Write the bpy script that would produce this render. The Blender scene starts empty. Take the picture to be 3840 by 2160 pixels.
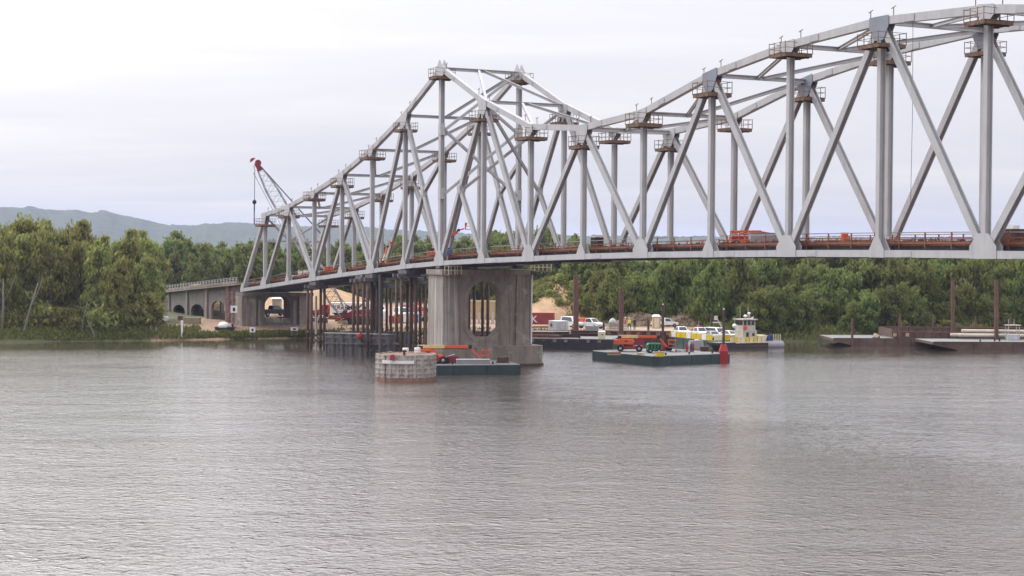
import bpy, bmesh, math, random
from mathutils import Vector, Matrix
R = math.radians
rnd = random.Random(11)
sc = bpy.context.scene
col = sc.collection

# ---------------------------------------------------------------- camera
H = 13.5
F, PITCH, ROLL = 6254.2, -0.022245, 0.0062007
cam_d = bpy.data.cameras.new('camera')
cam = bpy.data.objects.new('camera', cam_d); col.objects.link(cam)
cam_d.sensor_width = 36.0; cam_d.lens = 36.0 * F / 3840.0
cam_d.clip_start = 0.5; cam_d.clip_end = 20000
cam.matrix_world = Matrix.Translation((0, 0, H)) @ Matrix.Rotation(math.pi/2 + PITCH, 4, 'X') @ Matrix.Rotation(ROLL, 4, 'Z')
sc.camera = cam

# ---------------------------------------------------------------- sky, sun, exposure
SUN_AZ, SUN_EL = R(-52), R(46)
SUN = Vector((math.sin(SUN_AZ)*math.cos(SUN_EL), math.cos(SUN_AZ)*math.cos(SUN_EL), math.sin(SUN_EL)))
wd = bpy.data.worlds.new('World'); sc.world = wd; wd.use_nodes = True
nt = wd.node_tree; nt.nodes.clear()
def N(t, tree, **k):
    n_ = tree.nodes.new(t)
    for a, b in k.items(): setattr(n_, a, b)
    return n_
def mth(tree, op, a, b=None, clamp=False):
    m = tree.nodes.new('ShaderNodeMath'); m.operation = op; m.use_clamp = clamp
    for i, v in enumerate((a, b)):
        if v is None: continue
        if isinstance(v, (int, float)): m.inputs[i].default_value = v
        else: tree.links.new(v, m.inputs[i])
    return m.outputs[0]
def mixc(tree, fac, a, b, blend='MIX'):
    m = tree.nodes.new('ShaderNodeMix'); m.data_type = 'RGBA'; m.blend_type = blend
    for s_, v in ((m.inputs[0], fac), (m.inputs[6], a), (m.inputs[7], b)):
        if isinstance(v, (int, float)): s_.default_value = v
        elif isinstance(v, (tuple, list)): s_.default_value = (*v[:3], 1)
        else: tree.links.new(v, s_)
    return m.outputs[2]
out = N('ShaderNodeOutputWorld', nt); bg = N('ShaderNodeBackground', nt)
sky = N('ShaderNodeTexSky', nt, sky_type='NISHITA', sun_disc=False)
sky.sun_elevation = SUN_EL; sky.sun_rotation = SUN_AZ; sky.dust_density = 3.0; sky.air_density = 1.2
skyb = N('ShaderNodeVectorMath', nt, operation='SCALE'); nt.links.new(sky.outputs[0], skyb.inputs[0]); skyb.inputs['Scale'].default_value = 0.10
tc = N('ShaderNodeTexCoord', nt); sp = N('ShaderNodeSeparateXYZ', nt); nt.links.new(tc.outputs['Generated'], sp.inputs[0])
zz = mth(nt, 'ADD', mth(nt, 'MAXIMUM', sp.outputs[2], 0.0), 0.10)
cx = mth(nt, 'DIVIDE', sp.outputs[0], zz); cy = mth(nt, 'DIVIDE', sp.outputs[1], zz)
cb = N('ShaderNodeCombineXYZ', nt); nt.links.new(mth(nt, 'MULTIPLY', cx, 0.55), cb.inputs[0]); nt.links.new(mth(nt, 'MULTIPLY', cy, 1.15), cb.inputs[1])
def noise(tree, vec, scale, detail=4, rough=.55, dist=0.0):
    t = tree.nodes.new('ShaderNodeTexNoise'); t.inputs['Scale'].default_value = scale
    t.inputs['Detail'].default_value = detail; t.inputs['Roughness'].default_value = rough; t.inputs['Distortion'].default_value = dist
    if vec is not None: tree.links.new(vec, t.inputs['Vector'])
    return t.outputs[0]
def ramp(tree, fac, stops):
    r = tree.nodes.new('ShaderNodeValToRGB'); e = r.color_ramp.elements
    while len(e) < len(stops): e.new(.5)
    for i, (p_, c_) in enumerate(stops):
        e[i].position = p_; e[i].color = (*c_, 1) if len(c_) == 3 else c_
    tree.links.new(fac, r.inputs[0]); return r.outputs[0]
n1 = noise(nt, cb.outputs[0], 0.75, 6, .58, .35)
cloud = ramp(nt, n1, [(.34, (.725, .725, .785)), (.52, (.785, .775, .815)), (.70, (.90, .875, .88))])
# thin bright veil round the hidden sun, and the milky band the eye sees above the horizon haze
dv = N('ShaderNodeVectorMath', nt, operation='DOT_PRODUCT'); nt.links.new(tc.outputs['Generated'], dv.inputs[0]); dv.inputs[1].default_value = SUN
glow = mth(nt, 'POWER', mth(nt, 'MAXIMUM', dv.outputs['Value'], 0.0), 7.0)
high = mth(nt, 'ADD', 1.0, mth(nt, 'MULTIPLY', mth(nt, 'MAXIMUM', sp.outputs[2], 0.0), 2.0))   # an overcast sky is brighter overhead (1 + 2 sin h)
cl1 = N('ShaderNodeVectorMath', nt, operation='SCALE'); nt.links.new(cloud, cl1.inputs[0]); nt.links.new(high, cl1.inputs['Scale'])
gv = N('ShaderNodeVectorMath', nt, operation='SCALE'); gv.inputs[0].default_value = (3.6, 3.5, 3.4); nt.links.new(glow, gv.inputs['Scale'])
ad = N('ShaderNodeVectorMath', nt, operation='ADD'); nt.links.new(cl1.outputs[0], ad.inputs[0]); nt.links.new(gv.outputs[0], ad.inputs[1])
fin = mixc(nt, 0.90, skyb.outputs[0], ad.outputs[0])
nt.links.new(fin, bg.inputs[0]); bg.inputs[1].default_value = 1.0
nt.links.new(bg.outputs[0], out.inputs[0])
sl = bpy.data.lights.new('sun', 'SUN'); sl.energy = 1.4; sl.angle = R(12); sl.color = (1.0, .965, .92)
so = bpy.data.objects.new('sun', sl); col.objects.link(so); so.location = (-60, 60, 120)
so.rotation_euler = (-SUN).to_track_quat('-Z', 'Y').to_euler()
sc.view_settings.view_transform = 'Standard'; sc.view_settings.look = 'None'
sc.view_settings.exposure = 0.0; sc.view_settings.gamma = 1.0; sc.view_settings.use_curve_mapping = False
sc.render.engine = 'CYCLES'
sc.cycles.use_denoising = True; sc.cycles.denoising_input_passes = 'RGB_ALBEDO_NORMAL'; sc.cycles.sample_clamp_direct = 4.0; sc.cycles.sample_clamp_indirect = 3.0; sc.cycles.max_bounces = 6; sc.cycles.transparent_max_bounces = 6; sc.cycles.volume_bounces = 0
sc.cycles.caustics_reflective = False; sc.cycles.caustics_refractive = False

# ---------------------------------------------------------------- photograph-plane helpers (photo pixels on a 2576-wide copy -> a point in the place)
KD = 3840/2576
def ray(x, y):
    u, v = x*KD - 1920, y*KD - 1080
    c, s = math.cos(ROLL), math.sin(ROLL)
    a, b = c*u + s*v, -s*u + c*v
    c, s = math.cos(PITCH), math.sin(PITCH)
    return Vector((a/F, c + s*b/F, s - c*b/F))
def PZ(x, y, z=0.0):
    r = ray(x, y); k = (z - H)/r.z; return Vector((r.x*k, r.y*k, z))
def PY(x, y, Y):
    r = ray(x, y); k = Y/r.y; return Vector((r.x*k, Y, H + r.z*k))

# ---------------------------------------------------------------- mesh helpers
WL = {}
def wloc(o): return WL.get(o.name, Vector((0, 0, 0))) if o is not None else Vector((0, 0, 0))
class MB:
    def __init__(s): s.v = []; s.f = []
    def add(s, vs, fs):
        o = len(s.v); s.v += [tuple(v) for v in vs]; s.f += [tuple(i+o for i in f) for f in fs]; return s
    def hexa(s, p, caps=True):
        fs = [(0,1,5,4),(1,2,6,5),(2,3,7,6),(3,0,4,7)]
        if caps: fs += [(3,2,1,0),(4,5,6,7)]
        return s.add(p, fs)
    def box(s, c, size, rz=0.0, M=None):
        c = Vector(c); x, y, z = (k/2 for k in size)
        m = M if M is not None else Matrix.Rotation(rz, 3, 'Z')
        p = [c + m @ Vector(q) for q in ((-x,-y,-z),(x,-y,-z),(x,y,-z),(-x,y,-z),(-x,-y,z),(x,-y,z),(x,y,z),(-x,y,z))]
        return s.hexa(p)
    def beam(s, a, b, w, h, side=None):          # h measured along side, w across it
        a, b = Vector(a), Vector(b); ax = (b-a).normalized()
        sd = Vector(side) if side is not None else (Vector((0,0,1)) if abs(ax.z) < .9 else Vector((1,0,0)))
        sd = (sd - ax*sd.dot(ax)).normalized(); up = ax.cross(sd)
        p = [e + sd*(i*h/2) + up*(j*w/2) for e in (a, b) for i, j in ((-1,-1),(1,-1),(1,1),(-1,1))]
        return s.hexa(p)
    def ibeam(s, a, b, w, h, side, tf=.05, tw=.05):
        a, b = Vector(a), Vector(b); ax = (b-a).normalized(); sd = Vector(side); sd = (sd - ax*sd.dot(ax)).normalized()
        for k in (-1, 1):
            o = sd*(k*(h-tf)/2); s.beam(a+o, b+o, w, tf, sd)
        return s.beam(a, b, tw, h-2*tf, sd)
    def tube(s, pts, r, n=8, cap=True):
        pts = [Vector(p) for p in pts]; rings = []
        rr = r if isinstance(r, (list, tuple)) else [r]*len(pts)
        ref = None
        for i, p in enumerate(pts):
            t = (pts[min(i+1, len(pts)-1)] - pts[max(i-1, 0)]).normalized()
            if ref is None: ref = Vector((0,0,1)) if abs(t.z) < .9 else Vector((1,0,0))
            u = (ref - t*ref.dot(t)).normalized(); w = t.cross(u); ref = u
            rings.append([p + (u*math.cos(2*math.pi*k/n) + w*math.sin(2*math.pi*k/n))*rr[i] for k in range(n)])
        vs = [v for g in rings for v in g]; fs = []
        for i in range(len(pts)-1):
            for k in range(n):
                a = i*n+k; b = i*n+(k+1)%n; fs.append((a, b, b+n, a+n))
        if cap: fs += [tuple(reversed(range(n))), tuple(range((len(pts)-1)*n, len(pts)*n))]
        return s.add(vs, fs)
    def prism(s, poly, fn, t0, t1):              # poly of (u,v); fn(u,v,t) -> point
        m = len(poly); vs = [fn(u, v, t0) for u, v in poly] + [fn(u, v, t1) for u, v in poly]
        fs = [tuple(range(m-1, -1, -1)), tuple(range(m, 2*m))] + [(i, (i+1) % m, m+(i+1) % m, m+i) for i in range(m)]
        return s.add(vs, fs)
    def holed(s, outer, holes, fn, t0, t1):
        bm = bmesh.new(); es = []
        for loop in [outer] + holes:
            vv = [bm.verts.new((u, v, 0)) for u, v in loop]
            for i in range(len(vv)): es.append(bm.edges.new((vv[i], vv[(i+1) % len(vv)])))
        bmesh.ops.triangle_fill(bm, use_beauty=True, edges=es)
        bm.verts.index_update()
        base = [(v.co.x, v.co.y) for v in bm.verts]; fs = [[v.index for v in f.verts] for f in bm.faces]
        bd = [[v.index for v in e.verts] for e in bm.edges if len(e.link_faces) == 1]
        bm.free(); m = len(base)
        vs = [fn(u, v, t0) for u, v in base] + [fn(u, v, t1) for u, v in base]
        ff = [tuple(reversed(f)) for f in fs] + [tuple(i+m for i in f) for f in fs] + [(a, b, b+m, a+m) for a, b in bd]
        return s.add(vs, ff)
    def lathe(s, c, prof, n=20, axis=None):
        c = Vector(c); vs = []; fs = []
        for r_, z_ in prof:
            for k in range(n):
                a = 2*math.pi*k/n; q = Vector((r_*math.cos(a), r_*math.sin(a), z_))
                vs.append(c + (axis @ q if axis is not None else q))
        for i in range(len(prof)-1):
            for k in range(n): fs.append((i*n+k, i*n+(k+1) % n, (i+1)*n+(k+1) % n, (i+1)*n+k))
        fs += [tuple(reversed(range(n))), tuple(range((len(prof)-1)*n, len(prof)*n))]
        return s.add(vs, fs)
    def mesh(s, name, mat, off=Vector((0,0,0)), smooth=False, fixn=True):
        me = bpy.data.meshes.new(name); me.from_pydata([(v[0]-off[0], v[1]-off[1], v[2]-off[2]) for v in s.v], [], s.f)
        if fixn:
            bm = bmesh.new(); bm.from_mesh(me); bmesh.ops.recalc_face_normals(bm, faces=bm.faces); bm.to_mesh(me); bm.free()
        if mat is not None: me.materials.append(MT[mat])
        if smooth:
            for p_ in me.polygons: p_.use_smooth = True
        me.update(); return me
    def build(s, name, mat, parent=None, local=False, smooth=False, fixn=True):
        off = Vector((0,0,0)) if (local or parent is None) else wloc(parent)
        o = bpy.data.objects.new(name, s.mesh(name, mat, off, smooth, fixn)); col.objects.link(o)
        if parent is not None: o.parent = parent; WL[o.name] = wloc(parent)
        return o
def tag(o, label=None, cat=None, group=None, kind=None):
    for k, v in (('label', label), ('category', cat), ('group', group), ('kind', kind)):
        if v: o[k] = v
    return o
def thing(name, label, cat, loc=(0,0,0), rz=0.0, group=None):
    o = bpy.data.objects.new(name, None); col.objects.link(o); o.location = loc; o.rotation_euler = (0, 0, rz)
    o.empty_display_size = .3; WL[o.name] = Vector(loc); return tag(o, label, cat, group)
def place_mesh(name, me, parent=None, loc=(0,0,0), rot=(0,0,0), scale=(1,1,1)):
    o = bpy.data.objects.new(name, me); col.objects.link(o); o.location = loc; o.rotation_euler = rot; o.scale = scale
    if parent is not None: o.parent = parent
    return o
def dup(root, loc, rz=None, label=None, scale=None):
    r_ = root.copy(); col.objects.link(r_); r_.location = loc
    if rz is not None: r_.rotation_euler = (0, 0, rz)
    if scale is not None: r_.scale = scale
    if label: r_['label'] = label
    for ch in list(root.children):
        c = ch.copy(); col.objects.link(c); c.parent = r_
        for g in list(ch.children):
            e = g.copy(); col.objects.link(e); e.parent = c
    return r_
ORD = ['first','second','third','fourth','fifth','sixth','seventh','eighth','ninth','tenth','eleventh','twelfth','thirteenth','fourteenth','fifteenth','sixteenth','seventeenth','eighteenth','nineteenth','twentieth']
TENS = {2:'twenty',3:'thirty',4:'forty',5:'fifty',6:'sixty',7:'seventy',8:'eighty',9:'ninety'}
def ordn(i):                                     # i from 1
    if i <= 20: return ORD[i-1]
    t, u = divmod(i, 10)
    return TENS[t][:-1] + 'ieth' if u == 0 else TENS[t] + '-' + ORD[u-1]
# ---------------------------------------------------------------- materials
MT = {}
def pm(name, base, rough=.6, var=.18, scale=2.5, metal=0.0, streak=None, sfac=.5, sscale=(3, 3, .18), patch=None, pfac=.5, pscale=1.2, plo=.55, bump=0.0, bscale=12, spec=.4, band=None):
    m = bpy.data.materials.new(name); m.use_nodes = True; t = m.node_tree; t.nodes.clear()
    o = N('ShaderNodeOutputMaterial', t); b = N('ShaderNodeBsdfPrincipled', t); t.links.new(b.outputs[0], o.inputs[0])
    tcn = N('ShaderNodeTexCoord', t); oc = tcn.outputs['Object']
    gp = N('ShaderNodeNewGeometry', t).outputs['Position']
    lo = tuple(c*(1-var) for c in base); hi = tuple(min(1, c*(1+var)) for c in base)
    c = ramp(t, noise(t, gp, scale, 5, .6), [(.3, lo), (.7, hi)])
    if streak:
        mp = N('ShaderNodeMapping', t); mp.inputs['Scale'].default_value = sscale; t.links.new(gp, mp.inputs[0])
        f = ramp(t, noise(t, mp.outputs[0], 1.0, 5, .65), [(.48, (0,0,0)), (.68, (sfac,)*3)])
        c = mixc(t, f, c, streak)
    if patch:
        f = ramp(t, noise(t, gp, pscale, 6, .7), [(plo, (0,0,0)), (plo+.12, (pfac,)*3)])
        c = mixc(t, f, c, patch)
    t.links.new(c, b.inputs['Base Color'])
    b.inputs['Roughness'].default_value = rough; b.inputs['Metallic'].default_value = metal
    b.inputs['Specular IOR Level'].default_value = spec
    if bump:
        bp = N('ShaderNodeBump', t); bp.inputs['Strength'].default_value = .6; bp.inputs['Distance'].default_value = bump
        t.links.new(noise(t, gp, bscale, 4, .6), bp.inputs['Height']); t.links.new(bp.outputs[0], b.inputs['Normal'])
    MT[name] = m; return m
pm('steel', (.415, .415, .425), .5, .08, .6, streak=(.30, .29, .29), sfac=.5, sscale=(1.6, 1.6, .12), patch=(.27, .19, .14), pfac=.4, pscale=1.3, plo=.64)
pm('steel_splice', (.38, .38, .39), .55, .10, 1.0, patch=(.27, .20, .16), pfac=.4, pscale=1.6, plo=.6)
pm('boat_cream', (.50, .46, .38), .55, .12, 1.5, streak=(.30, .24, .18), sfac=.6, sscale=(2.5, 2.5, .3))
pm('steel_primer', (.20, .215, .26), .55, .12, .8)
pm('steel_dark', (.10, .10, .115), .6, .25, 1.0, patch=(.16, .09, .055), pfac=.6, pscale=1.0, plo=.5)
pm('floor_steel', (.13, .125, .14), .6, .25, 1.0, patch=(.16, .09, .06), pfac=.5, plo=.55)  # dark base colour carries the shade under the deck; patches are rust
pm('rust', (.19, .085, .05), .85, .35, 2.0, patch=(.10, .05, .035), pfac=.7, pscale=3, plo=.5)
pm('rust_dark', (.085, .05, .042), .85, .35, 2.0, patch=(.15, .07, .04), pfac=.6, pscale=1.5, plo=.55)
pm('pile_rust', (.13, .062, .05), .8, .25, 1.2, streak=(.07, .045, .042), sfac=.7, sscale=(4, 4, .25), patch=(.20, .10, .07), pfac=.4, pscale=1.0, plo=.6)
pm('scaffold_wood', (.165, .105, .07), .85, .35, 3.0, patch=(.11, .05, .035), pfac=.7, pscale=2.5, plo=.5)
pm('scaffold_rail', (.19, .125, .085), .8, .3, 4.0)
pm('rail_red', (.20, .072, .045), .75, .3, 4.0)
pm('rail_grey', (.26, .25, .25), .6, .2, 3.0)
pm('deck_form', (.17, .085, .055), .85, .45, 1.3, patch=(.28, .20, .14), pfac=.7, pscale=2.5, plo=.55)
pm('concrete', (.265, .225, .195), .9, .2, .6, streak=(.13, .105, .09), sfac=.8, sscale=(2.2, 2.2, .16), patch=(.44, .405, .375), pfac=.6, pscale=.7, plo=.55, bump=.03, bscale=6)
pm('concrete_nose', (.25, .222, .20), .9, .15, .6, streak=(.56, .53, .50), sfac=.7, sscale=(3.2, 3.2, .09), patch=(.15, .13, .12), pfac=.6, pscale=.9, plo=.58)
pm('concrete_pale', (.46, .44, .42), .9, .12, .8, streak=(.28, .26, .24), sfac=.6, sscale=(3, 3, .2))
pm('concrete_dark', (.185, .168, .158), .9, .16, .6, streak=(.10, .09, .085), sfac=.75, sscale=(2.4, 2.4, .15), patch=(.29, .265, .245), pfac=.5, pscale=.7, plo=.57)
pm('cell_wall', (.36, .33, .30), .85, .25, 1.4, streak=(.14, .10, .08), sfac=.7, sscale=(3.6, 3.6, .7), patch=(.55, .53, .51), pfac=.75, pscale=1.6, plo=.52)
pm('cell_rust', (.23, .135, .09), .9, .3, 1.5, patch=(.10, .07, .055), pfac=.6, pscale=2.0, plo=.55)
pm('sheet_grey', (.13, .122, .125), .75, .2, 1.0, streak=(.07, .07, .08), sfac=.7, sscale=(2, 2, .2), patch=(.21, .20, .20), pfac=.4, pscale=.8, plo=.6)
pm('sheet_rust', (.12, .055, .045), .85, .3, 1.0, streak=(.06, .035, .032), sfac=.6, sscale=(2, 2, .2))
pm('barge_green', (.030, .052, .055), .55, .22, .8, streak=(.05, .06, .058), sfac=.5, sscale=(1.5, 1.5, .3))
pm('ferry_green', (.045, .085, .075), .55, .22, .8, streak=(.08, .09, .08), sfac=.5, sscale=(1.5, 1.5, .3))
pm('barge_deck', (.20, .20, .195), .85, .18, .8, patch=(.14, .11, .09), pfac=.5, pscale=1.2, plo=.6)
pm('barge_black', (.026, .026, .03), .6, .25, .8, streak=(.06, .055, .05), sfac=.5, sscale=(1.5, 1.5, .4))
pm('barge_rust', (.105, .068, .056), .85, .3, .8, streak=(.08, .045, .038), sfac=.6, sscale=(1.6, 1.6, .3), patch=(.22, .17, .14), pfac=.5, pscale=.7, plo=.6)
pm('timber_deck', (.33, .265, .20), .9, .3, 1.5)
pm('orange', (.62, .10, .035), .45, .10, 1.5)
pm('boom_cream', (.58, .47, .22), .5, .15, 1.5)
pm('red', (.36, .025, .03), .5, .12, 1.5)
pm('crane_red', (.20, .022, .03), .5, .15, 1.0)
pm('stripe_orange', (.62, .20, .03), .5, .1, 1.0)
pm('green_machine', (.02, .17, .075), .5, .25, 3.0, patch=(.01, .05, .03), pfac=.7, pscale=4, plo=.55)
pm('grey_box', (.27, .265, .285), .6, .12, 1.5)
pm('grey_light', (.45, .455, .47), .6, .10, 1.5, streak=(.30, .30, .31), sfac=.4)
pm('white', (.76, .75, .74), .5, .06, 1.5, streak=(.5, .48, .46), sfac=.3, sscale=(2, 2, .3))
pm('cream', (.62, .555, .40), .55, .1, 1.5, streak=(.40, .34, .24), sfac=.5, sscale=(2, 2, .3))
pm('yellow', (.62, .46, .02), .5, .15, 1.5, patch=(.35, .26, .06), pfac=.4, pscale=2, plo=.6)
pm('black', (.016, .016, .018), .6, .3, 3.0)
pm('tyre', (.018, .018, .019), .9, .2, 3.0)
pm('window', (.022, .026, .032), .12, .2, 2.0, spec=.6)
pm('chrome', (.42, .42, .44), .35, .1, 2.0, metal=.7)
pm('blue', (.035, .085, .30), .75, .2, 3.0)
pm('pink', (.55, .10, .12), .8, .15, 3.0)
pm('lime', (.55, .62, .05), .8, .15, 3.0)
pm('skin', (.45, .27, .20), .7, .1, 3.0)
pm('denim', (.05, .07, .12), .9, .2, 3.0)
pm('tan_box', (.44, .33, .19), .75, .12, 1.0, streak=(.30, .22, .13), sfac=.5)
pm('olive_box', (.26, .24, .16), .8, .12, 1.0)
pm('panel_pale', (.47, .41, .34), .9, .15, 1.5)
pm('brick_red', (.28, .05, .045), .7, .15, 1.5)
pm('sand', (.40, .27, .16), .95, .18, .5, patch=(.28, .19, .11), pfac=.5, pscale=.35, plo=.55, bump=.08, bscale=3)
pm('rubble', (.44, .34, .20), .95, .35, 1.4, patch=(.14, .10, .06), pfac=.8, pscale=1.6, plo=.5, bump=.2, bscale=2)
pm('brush_pile', (.20, .15, .10), .95, .4, 1.5, patch=(.34, .29, .23), pfac=.7, pscale=2.5, plo=.6)
pm('bark', (.095, .082, .072), .95, .25, 2.0, streak=(.05, .042, .038), sfac=.6, sscale=(5, 5, .6))
pm('bark_pale', (.17, .155, .14), .95, .2, 2.0, streak=(.16, .14, .12), sfac=.6, sscale=(5, 5, .6))
pm('cable', (.04, .04, .045), .6, .1, 3)
pm('flag_red', (.45, .03, .04), .8, .1, 3)
pm('lettering', (.015, .015, .017), .6, .1, 3)
pm('lettering_white', (.7, .7, .7), .6, .05, 3)

def leafmat(name, dark, light, tint, yellow):
    m = bpy.data.materials.new(name); m.use_nodes = True; t = m.node_tree; t.nodes.clear()
    o = N('ShaderNodeOutputMaterial', t)
    oi = N('ShaderNodeObjectInfo', t); ge = N('ShaderNodeNewGeometry', t)
    c = ramp(t, ge.outputs['Random Per Island'], [(0, dark), (.75, light), (1, yellow)])
    f = ramp(t, noise(t, ge.outputs['Position'], .35, 4, .65), [(.38, (0,0,0)), (.64, (1,1,1))])
    c = mixc(t, mth(t, 'MULTIPLY', f, .6), c, tint)
    hs = N('ShaderNodeHueSaturation', t); t.links.new(c, hs.inputs['Color'])
    t.links.new(mth(t, 'ADD', .475, mth(t, 'MULTIPLY', oi.outputs['Random'], .045)), hs.inputs['Hue'])
    t.links.new(mth(t, 'ADD', .92, mth(t, 'MULTIPLY', oi.outputs['Random'], .5)), hs.inputs['Value'])
    df = N('ShaderNodeBsdfDiffuse', t); tr = N('ShaderNodeBsdfTranslucent', t); mx = N('ShaderNodeMixShader', t)
    t.links.new(hs.outputs[0], df.inputs[0]); t.links.new(hs.outputs[0], tr.inputs[0]); mx.inputs[0].default_value = .46
    t.links.new(df.outputs[0], mx.inputs[1]); t.links.new(tr.outputs[0], mx.inputs[2]); t.links.new(mx.outputs[0], o.inputs[0])
    MT[name] = m
leafmat('leaf', (.115, .13, .05), (.235, .26, .085), (.275, .275, .09), (.35, .32, .105))
leafmat('leaf_dark', (.078, .098, .042), (.155, .19, .062), (.19, .21, .064), (.26, .25, .08))
leafmat('leaf_grass', (.075, .095, .030), (.15, .17, .05), (.17, .155, .055), (.25, .21, .08))

# water
def watermat():
    m = bpy.data.materials.new('river_water'); m.use_nodes = True; t = m.node_tree; t.nodes.clear()
    o = N('ShaderNodeOutputMaterial', t); b = N('ShaderNodeBsdfPrincipled', t); t.links.new(b.outputs[0], o.inputs[0])
    b.inputs['Base Color'].default_value = (.105, .083, .068, 1); b.inputs['Roughness'].default_value = .09; b.inputs['IOR'].default_value = 1.7; b.inputs['Coat Weight'].default_value = 1.0; b.inputs['Coat Roughness'].default_value = .08; b.inputs['Coat IOR'].default_value = 1.45
    pos = N('ShaderNodeNewGeometry', t).outputs['Position']
    def mapped(scl, rz):
        mp = N('ShaderNodeMapping', t); mp.inputs['Scale'].default_value = scl; mp.inputs['Rotation'].default_value = (0, 0, rz); t.links.new(pos, mp.inputs[0]); return mp.outputs[0]
    e_ = noise(t, mapped((.16, .24, 1), R(17)), 1.0, 3, .55, .8)
    a = noise(t, mapped((.85, 1.0, 1), R(12)), 1.0, 3, .55, .5)
    c = noise(t, mapped((2.4, 2.6, 1), R(-8)), 1.0, 3, .6, .3)
    d_ = noise(t, mapped((6.0, 6.5, 1), R(6)), 1.0, 3, .6)
    a = mth(t, 'POWER', mth(t, 'SUBTRACT', 1.0, mth(t, 'ABSOLUTE', mth(t, 'SUBTRACT', mth(t, 'MULTIPLY', a, 2.0), 1.0))), 2.0)   # peaked crests
    pk = mth(t, 'POWER', mth(t, 'MULTIPLY', mth(t, 'SUBTRACT', noise(t, mapped((1.5, 1.9, 1), R(20)), 1.0, 2, .5, .4), .47), 3.2, True), 2.0)   # scattered steep wavelets
    calm = ramp(t, noise(t, mapped((.010, .032, 1), R(16)), 1.0, 4, .6, .8), [(.36, (.55,)*3), (.62, (1,)*3)])
    h = mth(t, 'ADD', mth(t, 'MULTIPLY', e_, .16), mth(t, 'ADD', mth(t, 'MULTIPLY', a, .085), mth(t, 'ADD', mth(t, 'MULTIPLY', c, .125), mth(t, 'MULTIPLY', d_, .075))))
    h = mth(t, 'ADD', h, mth(t, 'MULTIPLY', pk, .17))
    gust = ramp(t, noise(t, mapped((.05, .11, 1), R(14)), 1.0, 4, .65, 1.0), [(.34, (.70,)*3), (.64, (1.15,)*3)])
    h = mth(t, 'MULTIPLY', h, gust)
    h = mth(t, 'MULTIPLY', h, calm)
    sy = N('ShaderNodeSeparateXYZ', t); t.links.new(pos, sy.inputs[0])
    mr_ = N('ShaderNodeMapRange', t); mr_.interpolation_type = 'SMOOTHSTEP'; t.links.new(sy.outputs[1], mr_.inputs[0])
    mr_.inputs[1].default_value = 205; mr_.inputs[2].default_value = 236; mr_.inputs[3].default_value = 1.0; mr_.inputs[4].default_value = .05   # the lee of the far bank is calmer
    h = mth(t, 'MULTIPLY', h, mr_.outputs[0])
    bp = N('ShaderNodeBump', t); bp.inputs['Strength'].default_value = 1.0; bp.inputs['Distance'].default_value = .68
    t.links.new(h, bp.inputs['Height']); t.links.new(bp.outputs[0], b.inputs['Normal']); t.links.new(bp.outputs[0], b.inputs['Coat Normal'])
    MT['water'] = m
watermat()
# ground: dirt in the yard, grass elsewhere
def groundmat():
    m = bpy.data.materials.new('shore_ground'); m.use_nodes = True; t = m.node_tree; t.nodes.clear()
    o = N('ShaderNodeOutputMaterial', t); b = N('ShaderNodeBsdfPrincipled', t); t.links.new(b.outputs[0], o.inputs[0]); b.inputs['Roughness'].default_value = .95
    pos = N('ShaderNodeNewGeometry', t).outputs['Position']; sp_ = N('ShaderNodeSeparateXYZ', t); t.links.new(pos, sp_.inputs[0])
    nz = noise(t, pos, .12, 5, .6)
    x = mth(t, 'ADD', sp_.outputs[0], mth(t, 'MULTIPLY', mth(t, 'SUBTRACT', nz, .5), 14))
    yard = mth(t, 'MULTIPLY', mth(t, 'SMOOTHSTEP' if False else 'GREATER_THAN', x, -52), mth(t, 'LESS_THAN', x, 34))
    yard = mth(t, 'MULTIPLY', yard, mth(t, 'LESS_THAN', sp_.outputs[1], 345))
    dirt = ramp(t, noise(t, pos, .7, 6, .65), [(.3, (.20, .125, .08)), (.6, (.33, .225, .15)), (.8, (.38, .29, .21))])
    grass = ramp(t, noise(t, pos, .5, 5, .65), [(.3, (.045, .055, .022)), (.7, (.10, .10, .04))])
    t.links.new(mixc(t, yard, grass, dirt), b.inputs['Base Color'])
    bp = N('ShaderNodeBump', t); bp.inputs['Distance'].default_value = .1; t.links.new(noise(t, pos, 2.5, 4, .6), bp.inputs['Height']); t.links.new(bp.outputs[0], b.inputs['Normal'])
    MT['ground'] = m
groundmat()
pm('hill_forest', (.034, .050, .026), .95, .5, .03, patch=(.062, .078, .034), pfac=.8, pscale=.05, plo=.48, bump=6.0, bscale=.10)
# ---------------------------------------------------------------- setting: river, ground, hills, haze
def structure(o): o['kind'] = 'structure'; return o
structure(MB().add([(-3200,-1500,0),(3200,-1500,0),(3200,1200,0),(-3200,1200,0)], [(0,1,2,3)]).build('river_water', 'water'))
SHORE = [(-3200,80),(-900,150),(-300,205),(-140,226),(-72.8,238),(-62.6,241.8),(-50,245.5),(-41,250.6),(-32,254),(-22,257),(-8,258),(3,256),(12,251),(22,253),(32,256),(46,252.5),(60,258),(80,262),(120,262),(300,255),(900,240),(3200,200)]
def shore_y(x):
    for (x0, y0), (x1, y1) in zip(SHORE, SHORE[1:]):
        if x0 <= x <= x1: return y0 + (y1-y0)*(x-x0)/(x1-x0)
    return SHORE[-1][1]
def shore_line():
    xs = []; 
    for (x0, _), (x1, _) in zip(SHORE, SHORE[1:]):
        k = max(1, min(24, int((x1-x0)/2.5)))
        xs += [x0 + (x1-x0)*i/k for i in range(k)]
    return xs + [SHORE[-1][0]]
g = MB(); xs = shore_line(); offs = [(-7,-1.6),(-1.2,-.35),(0,.02),(.8,.45),(2.2,.95),(5,1.35),(12,1.7),(30,2.0),(70,2.4),(200,3.2),(700,4.5),(2500,6),(6000,9)]
r2 = random.Random(4); vs = []
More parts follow.
